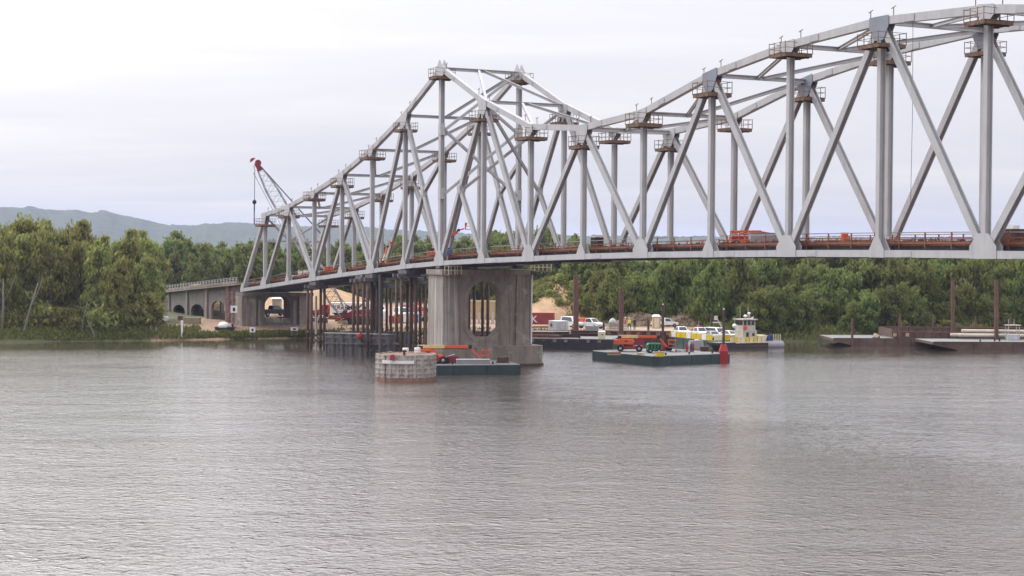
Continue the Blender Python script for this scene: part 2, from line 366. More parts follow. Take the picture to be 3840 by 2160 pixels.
for x in xs:
    y = shore_y(x); w = r2.uniform(-.5, .5)
    for k, (o_, z_) in enumerate(offs):
        yard = -42 < x < 30
        zz_ = z_ if not (yard and 3 <= k <= 6) else z_ + .15
        vs.append((x*(1 + (o_/1500 if o_ > 200 else 0)), y + o_ + (w if k < 6 else 0), zz_ + (r2.uniform(-.08, .08) if 2 < k < 9 else 0)))
m_ = len(offs); fs = [(i*m_+k, (i+1)*m_+k, (i+1)*m_+k+1, i*m_+k+1) for i in range(len(xs)-1) for k in range(m_-1)]
structure(g.add(vs, fs).build('ground', 'ground', smooth=True))
# far wooded bluffs
prof = [(-700,500),(-300,508),(0,521),(47,521.5),(117,526),(181,528.5),(190,526.5),(233,534.5),(290,536.5),(324,542),(363,551),(395,559),(429,566.5),(470,566),(520,563),(580,558),(640,560),(720,571),(800,566),(900,568),(1000,577),(1100,582),(1200,587),(1300,589),(1450,592),(1700,594),(1900,595),(2600,597),(3400,600)]
def prof_y(x):
    for (a, b), (c, e) in zip(prof, prof[1:]):
        if a <= x <= c: return b + (e-b)*(x-a)/(c-a)
r3 = random.Random(9); rows = [(3000,.0),(3150,.18),(3300,.42),(3450,.66),(3560,.83),(3650,.95),(3720,1.0),(3820,.97),(4100,.8),(5000,.5)]
NC = 560; vs = []; hb = MB()
jit = [r3.gauss(0, 1) for _ in range(NC)]
for i in range(NC):
    xd = -690 + 4080*i/(NC-1); top = PY(xd, prof_y(xd), 3720)
    hh = top.z - 6
    for Y, q in rows:
        p = PY(xd, 560, Y)
        gully = .06*math.sin(xd*.03) + .05*math.sin(xd*.071+2)
        qq = q*(1 + (gully if q < .97 else 0))
        vs.append((p.x, Y, 5 + hh*qq + (jit[i]*.6 if q == 1.0 else 0) + r3.uniform(-1.6, 1.6)*(.5 if q == 1.0 else 1)))
mr = len(rows); fs = [(i*mr+k, (i+1)*mr+k, (i+1)*mr+k+1, i*mr+k+1) for i in range(NC-1) for k in range(mr-1)]
structure(hb.add(vs, fs).build('hill', 'hill_forest', smooth=True))
# the air: pale even haze
hz = MB().box((0, 2400, 64), (15000, 16000, 134)); hzo = hz.build('haze', None)
hm = bpy.data.materials.new('haze_air'); hm.use_nodes = True; t = hm.node_tree; t.nodes.clear()
ho = N('ShaderNodeOutputMaterial', t); pv = N('ShaderNodeVolumePrincipled', t)
pv.inputs['Color'].default_value = (.60, .68, .94, 1); pv.inputs['Density'].default_value = 1.1e-4; pv.inputs['Anisotropy'].default_value = .2
t.links.new(pv.outputs[0], ho.inputs['Volume']); hzo.data.materials.append(hm); hzo['kind'] = 'stuff'
tag(hzo, 'pale even haze in the air over the river', 'haze')
# ---------------------------------------------------------------- the truss bridge
PAN, PR, HD, BW = 10.55, 1.0593, -1.0994442, 10.06
DX, DY = math.cos(HD), math.sin(HD)
D3 = Vector((DX, DY, 0)); N3 = Vector((-DY, DX, 0)); O3 = Vector((-8.2628, 193.5386, 0))
def B(s, t, z): return O3 + D3*s + N3*t + Vector((0, 0, z))
def st(i): return (i-7)*PAN*(1 if i <= 7 else PR)
zL = [H+z for z in (-6.35,-5.59,-4.81,-4.06,-3.34,-2.69,-2.0,-1.48,-1.10,-.80,-.51,-.30,-.17,-.06,-.03,-.05,-.14,-.28,-.5)]
zU = [None]+[H+z for z in (5.14,6.15,7.87,9.99,12.78,16.39,21.09,16.41,12.9,12.07,12.78,15.25,16.6,17.17,16.65,15.25,12.78,12.07)]
NN = 18
def chz(s):
    for i in range(NN):
        a, b = st(i), st(i+1)
        if s <= b or i == NN-1: return zL[i] + (zL[i+1]-zL[i])*(s-a)/(b-a)
bridge = thing('truss_bridge', 'long grey steel through truss bridge spanning the river on concrete piers', 'bridge', B(0, BW/2, 0))
def chord(pts, t, w, h, name, mat='steel', caps=(True, True)):   # mitred box segments along pts of (s,z)
    n_ = len(pts); nor = []
    for i in range(n_):
        a = pts[max(i-1, 0)]; c = pts[min(i+1, n_-1)]; b = pts[i]
        def nrm(p, q):
            l = math.hypot(q[0]-p[0], q[1]-p[1]); return (-(q[1]-p[1])/l, (q[0]-p[0])/l)
        n0 = nrm(a, b) if i > 0 else nrm(b, c); n1_ = nrm(b, c) if i < n_-1 else nrm(a, b)
        m = (n0[0]+n1_[0], n0[1]+n1_[1]); l = math.hypot(*m); m = (m[0]/l, m[1]/l); k = 1/max(.5, m[0]*n0[0]+m[1]*n0[1])
        nor.append((m[0]*k, m[1]*k))
    for i in range(n_-1):
        ring = []
        for j in (i, i+1):
            (s, z), (mx, mz) = pts[j], nor[j]
            for q, r_ in ((-1,-1),(1,-1),(1,1),(-1,1)):
                ring.append(B(s + mx*q*h/2, t + r_*w/2, z + mz*q*h/2))
        MB().hexa(ring).build(name, mat, bridge)
def gusset(poly, s, z, t, slope, mat='steel', name='gusset_plate'):
    q = [(s+u, z + v + slope*u) for u, v in poly]
    for k in (-.295, .295):
        MB().prism(q, lambda a, b, c: B(a, c, b), t+k-.012, t+k+.012).build(name, mat, bridge)
LOW_ODD = [(-1.3,-.29),(1.3,-.29),(1.3,.55),(.5,1.45),(-.5,1.45),(-1.3,.55)]
LOW_EVEN = [(-.85,-.29),(.85,-.29),(.85,.29),(.22,1.25),(-.22,1.25),(-.85,.29)]
UP_EVEN = [(-1.1,.33),(1.1,.33),(1.1,-.45),(.5,-1.45),(-.5,-1.45),(-1.1,-.45)]
UP_ODD = [(-.8,.33),(.8,.33),(.8,-.38),(.3,-.85),(-.3,-.85),(-.8,-.38)]
for t in (0.0, BW):
    chord([(st(i), zL[i]) for i in range(NN+1)], t, .54, .54, 'bottom_chord')
    chord([(st(0), zL[0])]+[(st(i), zU[i]) for i in range(1, NN+1)], t, .50, .60, 'top_chord')
    for i in range(1, NN+1):
        s = st(i); w = .55 if i == 7 else .40
        MB().ibeam(B(s, t, zL[i]+.27), B(s, t, zU[i]-.30), w, .52, N3).build('vertical_post', 'steel', bridge)
        sl_ = (zL[min(i+1, NN)]-zL[i-1])/(st(min(i+1, NN))-st(i-1))
        gusset(LOW_ODD if i % 2 else LOW_EVEN, s, zL[i], t, sl_)
        if i == 7:
            gusset([(-1.35,-.55),(-.12,.95),(.12,.95),(1.35,-.55),(.5,-1.25),(-.5,-1.25)], s, zU[i], t, 0)
        else:
            us = (zU[min(i+1, NN)]-(zU[i-1] if i > 1 else zU[1]))/(st(min(i+1, NN))-st(i-1 if i > 1 else 1))
            gusset(UP_ODD if (i % 2 and i > 1) else UP_EVEN, s, zU[i], t, us, 'steel_primer' if i in (12, 14) else 'steel')
    gusset([(-.6,-.3),(1.1,-.3),(1.1,.5),(.9,1.1),(.2,1.1),(-.6,.3)], st(0), zL[0], t, .07)
    for i in range(1, NN):
        a, b = ((st(i), zL[i]), (st(i+1), zU[i+1])) if i % 2 else ((st(i), zU[i]), (st(i+1), zL[i+1]))
        MB().ibeam(B(a[0], t, a[1]), B(b[0], t, b[1]), .54, .47, N3, .06, .06).build('diagonal', 'steel', bridge)
    # sub-diagonals beside the tower
    def lerp(a, b, k): return (a[0]+(b[0]-a[0])*k, a[1]+(b[1]-a[1])*k)
    J = lerp((st(6), zU[6]), (st(7), zL[7]), .53); J2 = lerp((st(7), zL[7]), (st(8), zU[8]), .47)
    for a, b in ((J, (st(6), zL[6])), (J, (st(7), H+10.4)), (J2, (st(8), zL[8]))):
        MB().ibeam(B(a[0], t, a[1]), B(b[0], t, b[1]), .46, .44, N3, .06, .06).build('sub_diagonal', 'steel', bridge)
    for a in (J, J2):
        MB().box(B(a[0], t, a[1]), (.75, .60, .9), HD).build('joint_plate', 'steel', bridge)
    for zz_ in (14.0, 6.6):
        MB().box(B(st(7), t, H+zz_), (.62, .60, 1.3), HD).build('joint_plate', 'steel', bridge)
# cross struts and K laterals on top
for i in range(1, NN+1):
    a, b = B(st(i), .3, zU[i]-.05), B(st(i), BW-.3, zU[i]-.05)
    MB().ibeam(a, b, .34, .36, (0, 0, 1), .05, .05).build('top_strut', 'steel', bridge)
    if i < NN:
        m = (a+b)/2
        for t in (.32, BW-.32):
            MB().ibeam(m + N3*(.3 if t > 5 else -.3), B(st(i+1), t, zU[i+1]-.05), .26, .30, (0, 0, 1), .04, .04).build('lateral_brace', 'steel', bridge)
# sway frames of the tower, inclined portal beside it, end portal
def brace(p, q, w=.30, h=.30): MB().ibeam(p, q, w, h, D3, .04, .04).build('sway_brace', 'steel', bridge)
s7 = st(7)
for za, zb in ((21.0, 14.0), (14.0, 6.6)):
    brace(B(s7, .3, H+za), B(s7, BW-.3, H+zb)); brace(B(s7+.35, .3, H+zb), B(s7+.35, BW-.3, H+za))
sJ, zJ = J2
brace(B(sJ, .3, zJ), B(st(8), BW-.3, zU[8]-.6)); brace(B(st(8)+.36, .3, zU[8]-.6), B(sJ+.36, BW-.3, zJ))
k = .66; ps, pz = st(0)+(st(1)-st(0))*k, zL[0]+(zU[1]-zL[0])*k
MB().beam(B(ps, .2, pz), B(ps, BW-.2, pz), .28, .28).build('portal_strut', 'steel', bridge)
for t in (.2, BW-.2): brace(B(st(1), t, zU[1]-.4), B(ps, BW/2, pz+.1), .24, .24)
# bolted splice plates on the chords
for t in (-.285, BW-.285):
    for i in range(1, NN):
        for za, zb_, hh_ in ((zU[i], zU[i+1], .50), (zL[i], zL[i+1], .44)):
            k = .30; s = st(i)+(st(i+1)-st(i))*k; z = za+(zb_-za)*k; ex = (st(i+1)-st(i)); ez = zb_-za; l = math.hypot(ex, ez); e_ = D3*(ex/l)+Vector((0,0,ez/l))
            MB().beam(B(s, t, z)-e_*.55, B(s, t, z)+e_*.55, hh_, .022, N3).build('splice_plate', 'steel_splice', bridge)
# floor system
for i in range(NN+1):
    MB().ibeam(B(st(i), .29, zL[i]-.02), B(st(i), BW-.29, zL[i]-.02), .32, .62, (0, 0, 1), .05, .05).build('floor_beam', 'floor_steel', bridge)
for i in range(NN):
    for j, t in enumerate((1.35, 3.2, 5.03, 6.86, 8.71)):
        a, b = B(st(i)+.1, t, zL[i]+.44), B(st(i+1)-.1, t, zL[i+1]+.44)
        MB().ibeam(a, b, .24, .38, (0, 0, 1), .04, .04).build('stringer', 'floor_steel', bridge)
    p = [B(st(i)+.02, .95, zL[i]+.64), B(st(i)+.02, BW-.95, zL[i]+.64), B(st(i+1)-.02, BW-.95, zL[i+1]+.64), B(st(i+1)-.02, .95, zL[i+1]+.64)]
    MB().hexa(p + [v + Vector((0, 0, .16)) for v in p]).build('deck_panel', 'deck_form', bridge)
    for t in (.86, BW-.86):
        p = [B(st(i)+.3, t-.05, zL[i]+.58), B(st(i)+.3, t+.05, zL[i]+.58), B(st(i+1)-.3, t+.05, zL[i+1]+.58), B(st(i+1)-.3, t-.05, zL[i+1]+.58)]
        MB().hexa(p + [v + Vector((0, 0, .34)) for v in p]).build('edge_form', 'rust', bridge)
    # lower lateral bracing
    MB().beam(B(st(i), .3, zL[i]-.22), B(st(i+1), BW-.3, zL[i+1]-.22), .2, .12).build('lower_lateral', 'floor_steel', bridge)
# safety rails along both edges
for t, gap in ((.70, 4), (BW-.70, 4)):
    for i in range(NN):
        for q in range(gap):
            s = st(i) + (st(i+1)-st(i))*(q+.5)/gap; z = chz(s)
            MB().box(B(s, t, z+.97), (.09, .09, 1.22), HD).build('rail_post', 'rail_red', bridge)
        for dz, mt, w in ((1.55, 'rail_grey', .07), (1.18, 'rail_red', .07), (.78, 'rail_red', .12)):
            MB().beam(B(st(i)+.35, t, zL[i]+dz), B(st(i+1)-.35, t, zL[i+1]+dz), .06, w).build('guard_rail', mt, bridge)
rb = MB(); rr = random.Random(5)
for t0 in (1.1, BW-1.1):
    s = st(0)+1
    while s < st(17):
        z = chz(s)+.80; l = rr.uniform(.2, .9)
        rb.beam(B(s, t0+rr.uniform(-.3, .3), z), B(s+rr.uniform(-.25, .25)+.1, t0+rr.uniform(-.3, .3), z+rr.uniform(.08, .42)), .05, .05)
        if rr.random() < .35: rb.box(B(s, t0+rr.uniform(-.3, .5), z+.1), (l, .2, rr.uniform(.1, .32)), HD)
        s += rr.uniform(.18, .5)
tag(rb.build('rebar', 'rust', bridge), kind='stuff')

# ---------------------------------------------------------------- piers
def arch(t0, t1, zb, zs, cut=0.0, n=14):        # opening outline in (t,z): optional bottom chamfers, round head
    c, r_ = (t0+t1)/2, (t1-t0)/2
    pts = [(t0+cut, zb), (t1-cut, zb)] + ([(t1, zb+cut)] if cut else [])
    pts += [(c + r_*math.cos(math.pi*k/n), zs + r_*.92*math.sin(math.pi*k/n)) for k in range(n+1)]
    if cut: pts.append((t0, zb+cut))
    return pts
pier = thing('bridge_pier', 'big weathered concrete river pier with tall arched opening under the steel tower', 'pier', B(0, BW/2, 0))
zt = zL[7]-.62
MB().holed([(-.55,2.4),(10.65,2.4),(10.55,zt-.7),(-.45,zt-.7)], [arch(2.6, 6.85, 3.45, 8.0, 1.05)], lambda a, b, c: B(c, a, b), .5, 1.92).build('shaft', 'concrete', pier)
for ta, tb in ((-.75, 1.35), (8.75, 10.85)):
    MB().hexa([B(x, y, 2.4) for x, y in ((-2.15,ta),(2.15,ta),(2.15,tb),(-2.15,tb))] + [B(x*.95, y, zt-.7) for x, y in ((-2.15,ta+.12),(2.15,ta+.12),(2.15,tb-.1),(-2.15,tb-.1))]).build('column', 'concrete_nose' if ta < 0 else 'concrete', pier)
MB().box(B(0, 5.05, zt-.4), (4.5, 11.8, .6), HD).build('pier_cap', 'concrete', pier)
out_, inn = arch(2.1, 7.35, 2.95, 8.0, 1.25), arch(2.62, 6.83, 3.47, 8.0, 1.03)
MB().holed(out_, [inn], lambda a, b, c: B(c, a, b), 1.88, 1.985).build('arch_surround', 'concrete', pier)
MB().prism([(-3.3,-1.2),(-2.7,-1.8),(2.7,-1.8),(3.3,-1.2),(3.3,11.4),(2.7,12.0),(-2.7,12.0),(-3.3,11.4)], lambda a, b, c: B(a, b, c), -1.5, 2.4).build('plinth', 'concrete', pier)
MB().prism([(-3.42,-1.25),(-2.75,-1.92),(2.75,-1.92),(3.42,-1.25),(3.42,11.45),(2.75,12.12),(-2.75,12.12),(-3.42,11.45)], lambda a, b, c: B(a, b, c), -1.5, .30).build('waterline_band', 'rust_dark', pier)
for t in (0, BW): MB().box(B(0, t, zL[7]-.44), (1.1, .9, .34), HD).build('bearing', 'steel_dark', pier)
for k in range(7):
    MB().box(B(1.935, 2.2+k*.86, zt-1.15-.25*(k % 3)), (.04, .09, .75+.4*(k % 2)), HD).build('drip_stain', 'concrete_dark', pier)
pts = [B(1.9, 10.95, zt-.15), B(2.1, 10.9, zt-.75), B(2.24, 10.72, zt-1.3), B(2.24, 10.72, 2.6)]
tag(MB().tube(pts, .10, 8).build('drain_pipe', 'white'), 'white drain pipe running down the right corner of the big river pier', 'pipe')
def cage(s, t, z, label, w=1.6):
    c = thing('access_cage', label, 'cage', B(s, t, z))
    MB().box(B(s, t, z+.04), (1.1, w, .08), HD).build('floor', 'scaffold_wood', c)
    for a in (-1, 1):
        for b in (-1, 0, 1):
            MB().box(B(s+a*.52, t+b*w/2, z+.58), (.06, .06, 1.0), HD).build('rail_post', 'cream', c)
        for h_ in (.55, 1.06): MB().beam(B(s+a*.52, t-w/2, z+h_), B(s+a*.52, t+w/2, z+h_), .05, .05).build('guard_rail', 'cream', c)
cage(2.9, .2, zt-.75, 'pale wire access cage hung at the near left top corner of the river pier')
cage(2.7, 11.7, zt-.35, 'pale wire access cage jutting from the far right top corner of the river pier', 2.2)

shp = thing('bridge_pier', 'shore pier of dark concrete with arched opening at the left end of the truss', 'pier', B(st(0), BW/2, 0))
s0, zt0 = st(0), zL[0]-.40
fn = lambda a, b, c: B(s0+c, a, b)
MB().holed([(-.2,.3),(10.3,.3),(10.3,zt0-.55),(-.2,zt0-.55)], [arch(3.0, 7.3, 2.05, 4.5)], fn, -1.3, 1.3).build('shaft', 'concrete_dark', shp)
for ta, tb in ((-.75, 1.5), (8.6, 10.8)):
    MB().hexa([B(s0+x, y, .3) for x, y in ((-1.8,ta),(1.8,ta),(1.8,tb),(-1.8,tb))] + [B(s0+x*.96, y, zt0-.55) for x, y in ((-1.8,ta),(1.8,ta),(1.8,tb),(-1.8,tb))]).build('column', 'concrete', shp)
MB().box(B(s0, 5.05, zt0-.3), (4.0, 11.6, .5), HD).build('pier_cap', 'concrete_dark', shp)
for t in (2.2, 7.9): MB().box(B(s0+1.42, t, 3.0), (.2, .55, 5.2), HD).build('pilaster', 'concrete', shp)

# approach viaduct at the left, sloping down to the bank
app = thing('approach_viaduct', 'grey concrete approach viaduct sloping down behind the trees at left', 'viaduct', B(-110, BW/2, 0))
def az(s): return H - 5.52 - .053*(-74-s)
sa = [-75.0, -94.4, -115, -136, -158]
for a, b in zip(sa, sa[1:]):
    p = [B(a-.05, -.6, az(a)), B(b+.05, -.6, az(b)), B(b+.05, BW+.6, az(b)), B(a-.05, BW+.6, az(a))]
    MB().hexa(p + [v+Vector((0, 0, .30)) for v in p]).build('deck_slab', 'concrete', app)
    for t in (-.5, BW+.5):
        MB().beam(B(a-.05, t, az(a)+.48), B(b+.05, t, az(b)+.48), .26, .36).build('kerb_wall', 'concrete', app)
        for h_ in (.95, 1.22): MB().beam(B(a-.1, t, az(a)+h_), B(b+.1, t, az(b)+h_), .08, .08).build('guard_rail', 'rail_grey', app)
        k = 12
        for q in range(k):
            s = a + (b-a)*(q+.5)/k
            MB().box(B(s, t, az(s)+.93), (.14, .12, .60), HD).build('rail_post', 'grey_light', app)
    for t in (1.0, 3.5, 6.5, 9.4):
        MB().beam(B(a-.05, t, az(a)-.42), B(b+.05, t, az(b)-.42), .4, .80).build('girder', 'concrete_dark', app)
def flat_arch(c, hw, zb, zs, rise, n=14): return [(c-hw, zb), (c+hw, zb)] + [(c+hw*math.cos(math.pi*k/n), zs+rise*math.sin(math.pi*k/n)) for k in range(n+1)]
top_ = lambda s: az(s)-.04
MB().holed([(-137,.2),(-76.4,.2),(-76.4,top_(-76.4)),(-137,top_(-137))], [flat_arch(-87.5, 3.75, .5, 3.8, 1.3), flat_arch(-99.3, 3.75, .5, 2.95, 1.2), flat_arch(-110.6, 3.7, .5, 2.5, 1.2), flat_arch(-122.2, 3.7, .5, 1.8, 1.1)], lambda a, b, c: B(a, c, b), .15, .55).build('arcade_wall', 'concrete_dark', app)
for s in (-81.6, -93.5, -105.0, -116.4, -128.0):
    MB().box(B(s, .12, (top_(s)+.2)/2), (1.0, .5, top_(s)-.2), HD).build('column', 'concrete', app)
    MB().box(B(s, 9.7, (az(s)-.85)/2), (.7, .6, az(s)-1.2), HD).build('column', 'concrete', app)
    MB().box(B(s, 5.0, az(s)-.95), (.8, 10.2, .5), HD).build('cross_beam', 'concrete_dark', app)
# far abutment ground under the viaduct end
# ---------------------------------------------------------------- work platforms hung round the tops of the posts
def make_platform():
    o = thing('work_platform', 'x', 'platform', (0, 0, 0), 0, 'work platforms hung at the upper truss joints')
    a, b = 1.10, 1.25
    for k in (-1, 1):
        MB().box((0, k*(b-.32), 0), (2*a, .64, .07)).build('floor', 'scaffold_wood', o, True)
        MB().box((k*(a-.30), 0, 0.01), (.60, 2*(b-.66), .07)).build('floor', 'scaffold_wood', o, True)
        MB().box((0, k*(b-.04), -.15), (2*a, .08, .30)).build('edge_beam', 'scaffold_wood', o, True)
        MB().box((k*(a-.04), 0, -.14), (.08, 2*b-.18, .28)).build('edge_beam', 'scaffold_wood', o, True)
        MB().box((k*.55, 0, -.27), (.1, 2*b+.1, .14)).build('bearer', 'rust_dark', o, True)
        for h_ in (.45, .9):
            MB().box((0, k*b, h_), (2*a, .035, .04)).build('guard_rail', 'scaffold_rail', o, True)
            MB().box((k*a, 0, h_), (.035, 2*b, .04)).build('guard_rail', 'scaffold_rail', o, True)
        for x in (-a, -.4, .4, a): MB().box((x, k*(b+.03), .46), (.045, .045, 1.0)).build('rail_post', 'scaffold_rail', o, True)
        MB().box((k*(a+.03), 0, .46), (.045, .045, 1.0)).build('rail_post', 'scaffold_rail', o, True)
    return o
plat0 = make_platform(); used = False
drop = {1:1.45,2:1.35,3:.85,4:1.4,5:1.0,6:1.75,7:1.0,8:2.0,9:1.1,10:1.75,11:1.05,12:1.6,13:.75,14:1.75,15:.85,16:1.6}
for side, t in (('near', 0.0), ('far', BW)):
    for i in range(1, 17):
        lab = f'brown timber work platform at the {ordn(i)} upper joint from left on the {side} truss'
        if i == 7: lab = f'brown timber work platform at the very top of the {side} tower post'
        if i == 16: continue
        loc = B(st(i), t, zU[i]-drop[i])
        if not used: plat0.location = loc; plat0.rotation_euler = (0, 0, HD); plat0['label'] = lab; used = True
        else: dup(plat0, loc+Vector((0, 0, rnd.uniform(-.06, .06))), HD+rnd.uniform(-.04, .04), lab, (rnd.uniform(.9, 1.1), rnd.uniform(.9, 1.05), rnd.uniform(.9, 1.08)))
# little lifeline stanchions on the near top chord
sn = 0
for i in range(1, 16):
    for ds in (-1.3, 1.3):
        j = i if ds > 0 else i-1
        if j < 1: continue
        s = st(i)+ds; z = zU[j] + (zU[j+1]-zU[j])*(s-st(j))/(st(j+1)-st(j))
        sn += 1
        m = MB(); m.beam(B(s, 0, z+.25), B(s, 0, z+.95), .06, .06); m.beam(B(s-.25, 0, z+.85), B(s+.25, 0, z+1.0), .05, .05)
        m.build('lifeline_stanchion', 'scaffold_rail', bridge)

# ---------------------------------------------------------------- falsework bents and piles
def bent(s, t, base, label, top=None, ds=.75, dt=.95):
    zc = chz(s) - .34
    o = thing('falsework_bent', label, 'falsework', B(s, t, base), 0, 'temporary pile bents under the truss')
    hat = zc - .95
    for a in (-1, 1):
        for b in (-1, 1):
            MB().tube([B(s+a*ds, t+b*dt, base), B(s+a*ds, t+b*dt, hat)], .19, 10).build('pile', 'rust_dark', o, smooth=True)
    for a in (-1, 1): MB().beam(B(s+a*ds, t-dt-.5, hat+.22), B(s+a*ds, t+dt+.5, hat+.22), .42, .44).build('cap_beam', 'steel_dark', o)
    MB().box(B(s, t, hat+.66), (2*ds+1.0, 1.1, .42), HD).build('grillage', 'steel_dark', o)
    MB().box(B(s, t, hat+.92), (.7, .5, .12), HD).build('jack_plate', 'cream', o)
    zb = max(base, 0)+.4
    for a in (-1, 1):
        MB().beam(B(s+a*(ds+.29), t-dt, zb), B(s+a*(ds+.29), t+dt, zb+1.7), .12, .12).build('cross_brace', 'rust_dark', o)
        MB().beam(B(s+a*(ds+.40), t+dt, zb), B(s+a*(ds+.40), t-dt, zb+1.7), .12, .12).build('cross_brace', 'rust_dark', o)
    for b in (-1, 1): MB().beam(B(s-ds, t+b*(dt+.28), zb+1.75), B(s+ds, t+b*(dt+.28), zb+1.75), .14, .18).build('waler', 'rust_dark', o)
bent(st(3), .3, -1.5, 'rusty four pile falsework bent nearest the shore pier, under the near truss')
bent(st(3), BW+.2, -1.5, 'rusty four pile falsework bent under the far truss behind the sheet pile cofferdam')
bent(st(5), .1, -1.5, 'rusty four pile falsework bent rising from the grey cofferdam under the near truss')
bent(st(4)+1, BW+.3, -1.5, 'rusty four pile falsework bent under the far truss, just left of the round cell')
bent(st(5)-3.4, .1, -1.5, 'rusty four pile falsework bent at the shoreward end of the grey cofferdam')
bent(st(6), .2, -1.5, 'rusty four pile falsework bent behind the round cell, left of the river pier')
bent(st(6)-1, BW+.4, -1.5, 'rusty four pile falsework bent seen through the arch of the river pier')
def pile(x, ytop, ybase, Y, label, r=.30, mat='pile_rust', zb=-1.5, grp='free standing steel pipe piles'):
    a, b = PY(x, ytop, Y), PY(x, ybase, Y); zb_ = zb
    o = MB().tube([(b.x, Y, zb_), (a.x, Y, a.z)], r, 12).build('steel_pile', mat, None, smooth=False)
    return tag(o, label, 'pile', grp)
pile(1071, 752, 884, 183.5, 'dark lone pipe pile standing behind the right edge of the round cell', .16, 'rust_dark')
pile(956, 690, 897, 210.0, 'grey pipe pile standing against the front of the sheet pile cofferdam', .17, 'steel_dark')
pile(795, 745, 880, 236.0, 'slim pale pipe pile behind the bent nearest the shore pier', .16, 'concrete_pale')
pile(1449, 693, 835, 247.0, 'tall rusty pipe pile beside the grey storage container', .40, 'pile_rust', 0.5)
pile(1563, 731, 835, 243.5, 'tall rusty pipe pile at the left end of the sheet pile dock', .34, 'pile_rust')
pile(2144, 800, 868, 241.5, 'rusty pipe pile at the bow end of the rusty hopper barge', .18)
pile(2264, 790, 868, 241.8, 'rusty pipe pile at the middle of the rusty hopper barge', .21)
pile(2347, 800, 840, 252.5, 'short rusty pipe pile behind the hopper barge before the bright bushes', .17)
pile(2397, 703, 845, 248.5, 'taller rusty pipe pile rising where the two right barges overlap', .29)
pile(2454, 795, 838, 252.0, 'slim rusty pile behind the pale deck barge, right of the bright bushes', .17)
pile(2507, 706, 857, 240.0, 'tall rusty spud pile standing through the pale deck barge at right', .31)
pile(2542, 800, 838, 254.0, 'faint short rusty pile beyond the deck barge at the right edge', .2)

# ---------------------------------------------------------------- sheet pile cofferdam and round mooring cell
def sheet_loop(c0, c1, depth, zb, zt_, name_o, pitch=.62, amp=.14):
    c0, c1 = Vector((*c0, 0)), Vector((*c1, 0)); u = (c1-c0).normalized(); v = Vector((-u.y, u.x, 0))
    cs = [c0, c1, c1+v*depth, c0+v*depth]; ob = []
    for k in range(4):
        a, b = cs[k], cs[(k+1) % 4]; L_ = (b-a).length; e = (b-a)/L_; nn = Vector((e.y, -e.x, 0)); cnt = int(L_/pitch)
        for q in range(cnt):
            m = MB(); x0 = L_*q/cnt; w = L_/cnt; o_ = amp*(1 if q % 2 else -1)
            pr = [(x0+w*.02, 0), (x0+w*.22, o_), (x0+w*.78, o_), (x0+w*.98, 0)]
            vs = []
            for x, d_ in pr: p = a+e*x+nn*d_; vs += [(p.x, p.y, zb), (p.x, p.y, zt_)]
            for x, d_ in reversed(pr): p = a+e*x+nn*(d_-.05); vs += [(p.x, p.y, zb), (p.x, p.y, zt_)]
            fs = [(2*i, (2*i+2) % 16, (2*i+3) % 16, 2*i+1) for i in range(8)] + [tuple(range(0, 16, 2)), tuple(range(15, -1, -2))]
            ob.append(m.add(vs, fs))
    return cs, u, v, ob
cof = thing('cofferdam', 'grey sheet pile cofferdam box in the water under the truss', 'cofferdam', (-19.6, 214, 0))
cs, u, v, ob = sheet_loop((-23.9, 213.9), (-15.4, 211.2), 9, -1.5, 2.75, cof)
for m in ob: m.build('sheet_pile', 'sheet_grey', cof)
MB().prism([(0,0),(8.9,0),(8.9,9),(0,9)], lambda a, b, c: cs[0]+u*a+v*b+Vector((0,0,c)), 2.2, 2.42).build('fill', 'concrete_dark', cof)
for z in (2.86, 1.55): MB().beam(cs[0]-v*.26+Vector((0,0,z)), cs[1]-v*.26+Vector((0,0,z)), .16, .16 if z < 2 else .1).build('waler', 'grey_light' if z > 2 else 'sheet_grey', cof)
for a in range(12):
    for z in (.7, 1.2, 2.05):
        if rr.random() < .55: continue
        MB().box(cs[0]+u*(.7+a*.68)-v*.2+Vector((0,0,z)), (.17, .06, .2), math.atan2(u.y, u.x)).build('cleat', 'rust_dark', cof)
tag(MB().lathe((cs[0]+u*5.0-v*.6+Vector((0,0,2.1))), [(.05,.0),(.28,.1),(.34,.45),(.28,.8),(.05,.9)], 12).build('marker_buoy', 'red', None, smooth=True), 'red marker buoy hung on the grey sheet pile cofferdam', 'buoy')

cell = thing('mooring_cell', 'round weathered sheet pile mooring cell standing in the river', 'mooring cell', (-11.0, 173.4, 0))
CR, CZ = 3.1, 2.75; nseg = 44
for k in range(nseg):
    a0, a1 = 2*math.pi*k/nseg, 2*math.pi*(k+1)/nseg
    ro = CR + (.05 if k % 2 else -.04)
    am = lambda q: a0 + (a1-a0)*q
    pts = [(am(.03), CR-.02), (am(.2), ro), (am(.8), ro), (am(.97), CR-.02), (am(.97), CR-.1), (am(.03), CR-.1)]
    dz = .10*math.sin(k*.9)*(1 if k % 5 == 0 else .3)
    MB().prism([(r_*math.cos(a), r_*math.sin(a)) for a, r_ in pts], lambda x, y, z: Vector((-11.0+x, 173.4+y, z)), -1.5, CZ+dz).build('sheet_pile', 'cell_wall', cell)
MB().lathe((-11, 173.4, 0), [(CR-.12, -1), (CR-.12, CZ-.12), (.01, CZ-.02)], 36).build('fill', 'cell_rust', cell)
for z, w in ((.12, .30), (.85, .07), (1.35, .07), (1.85, .07), (2.35, .09)):
    MB().lathe((-11, 173.4, z), [(CR+.03, -w), (CR+.075, -w), (CR+.075, w), (CR+.03, w)], 44).build('band', 'cell_rust' if z < .5 else 'cell_wall', cell)
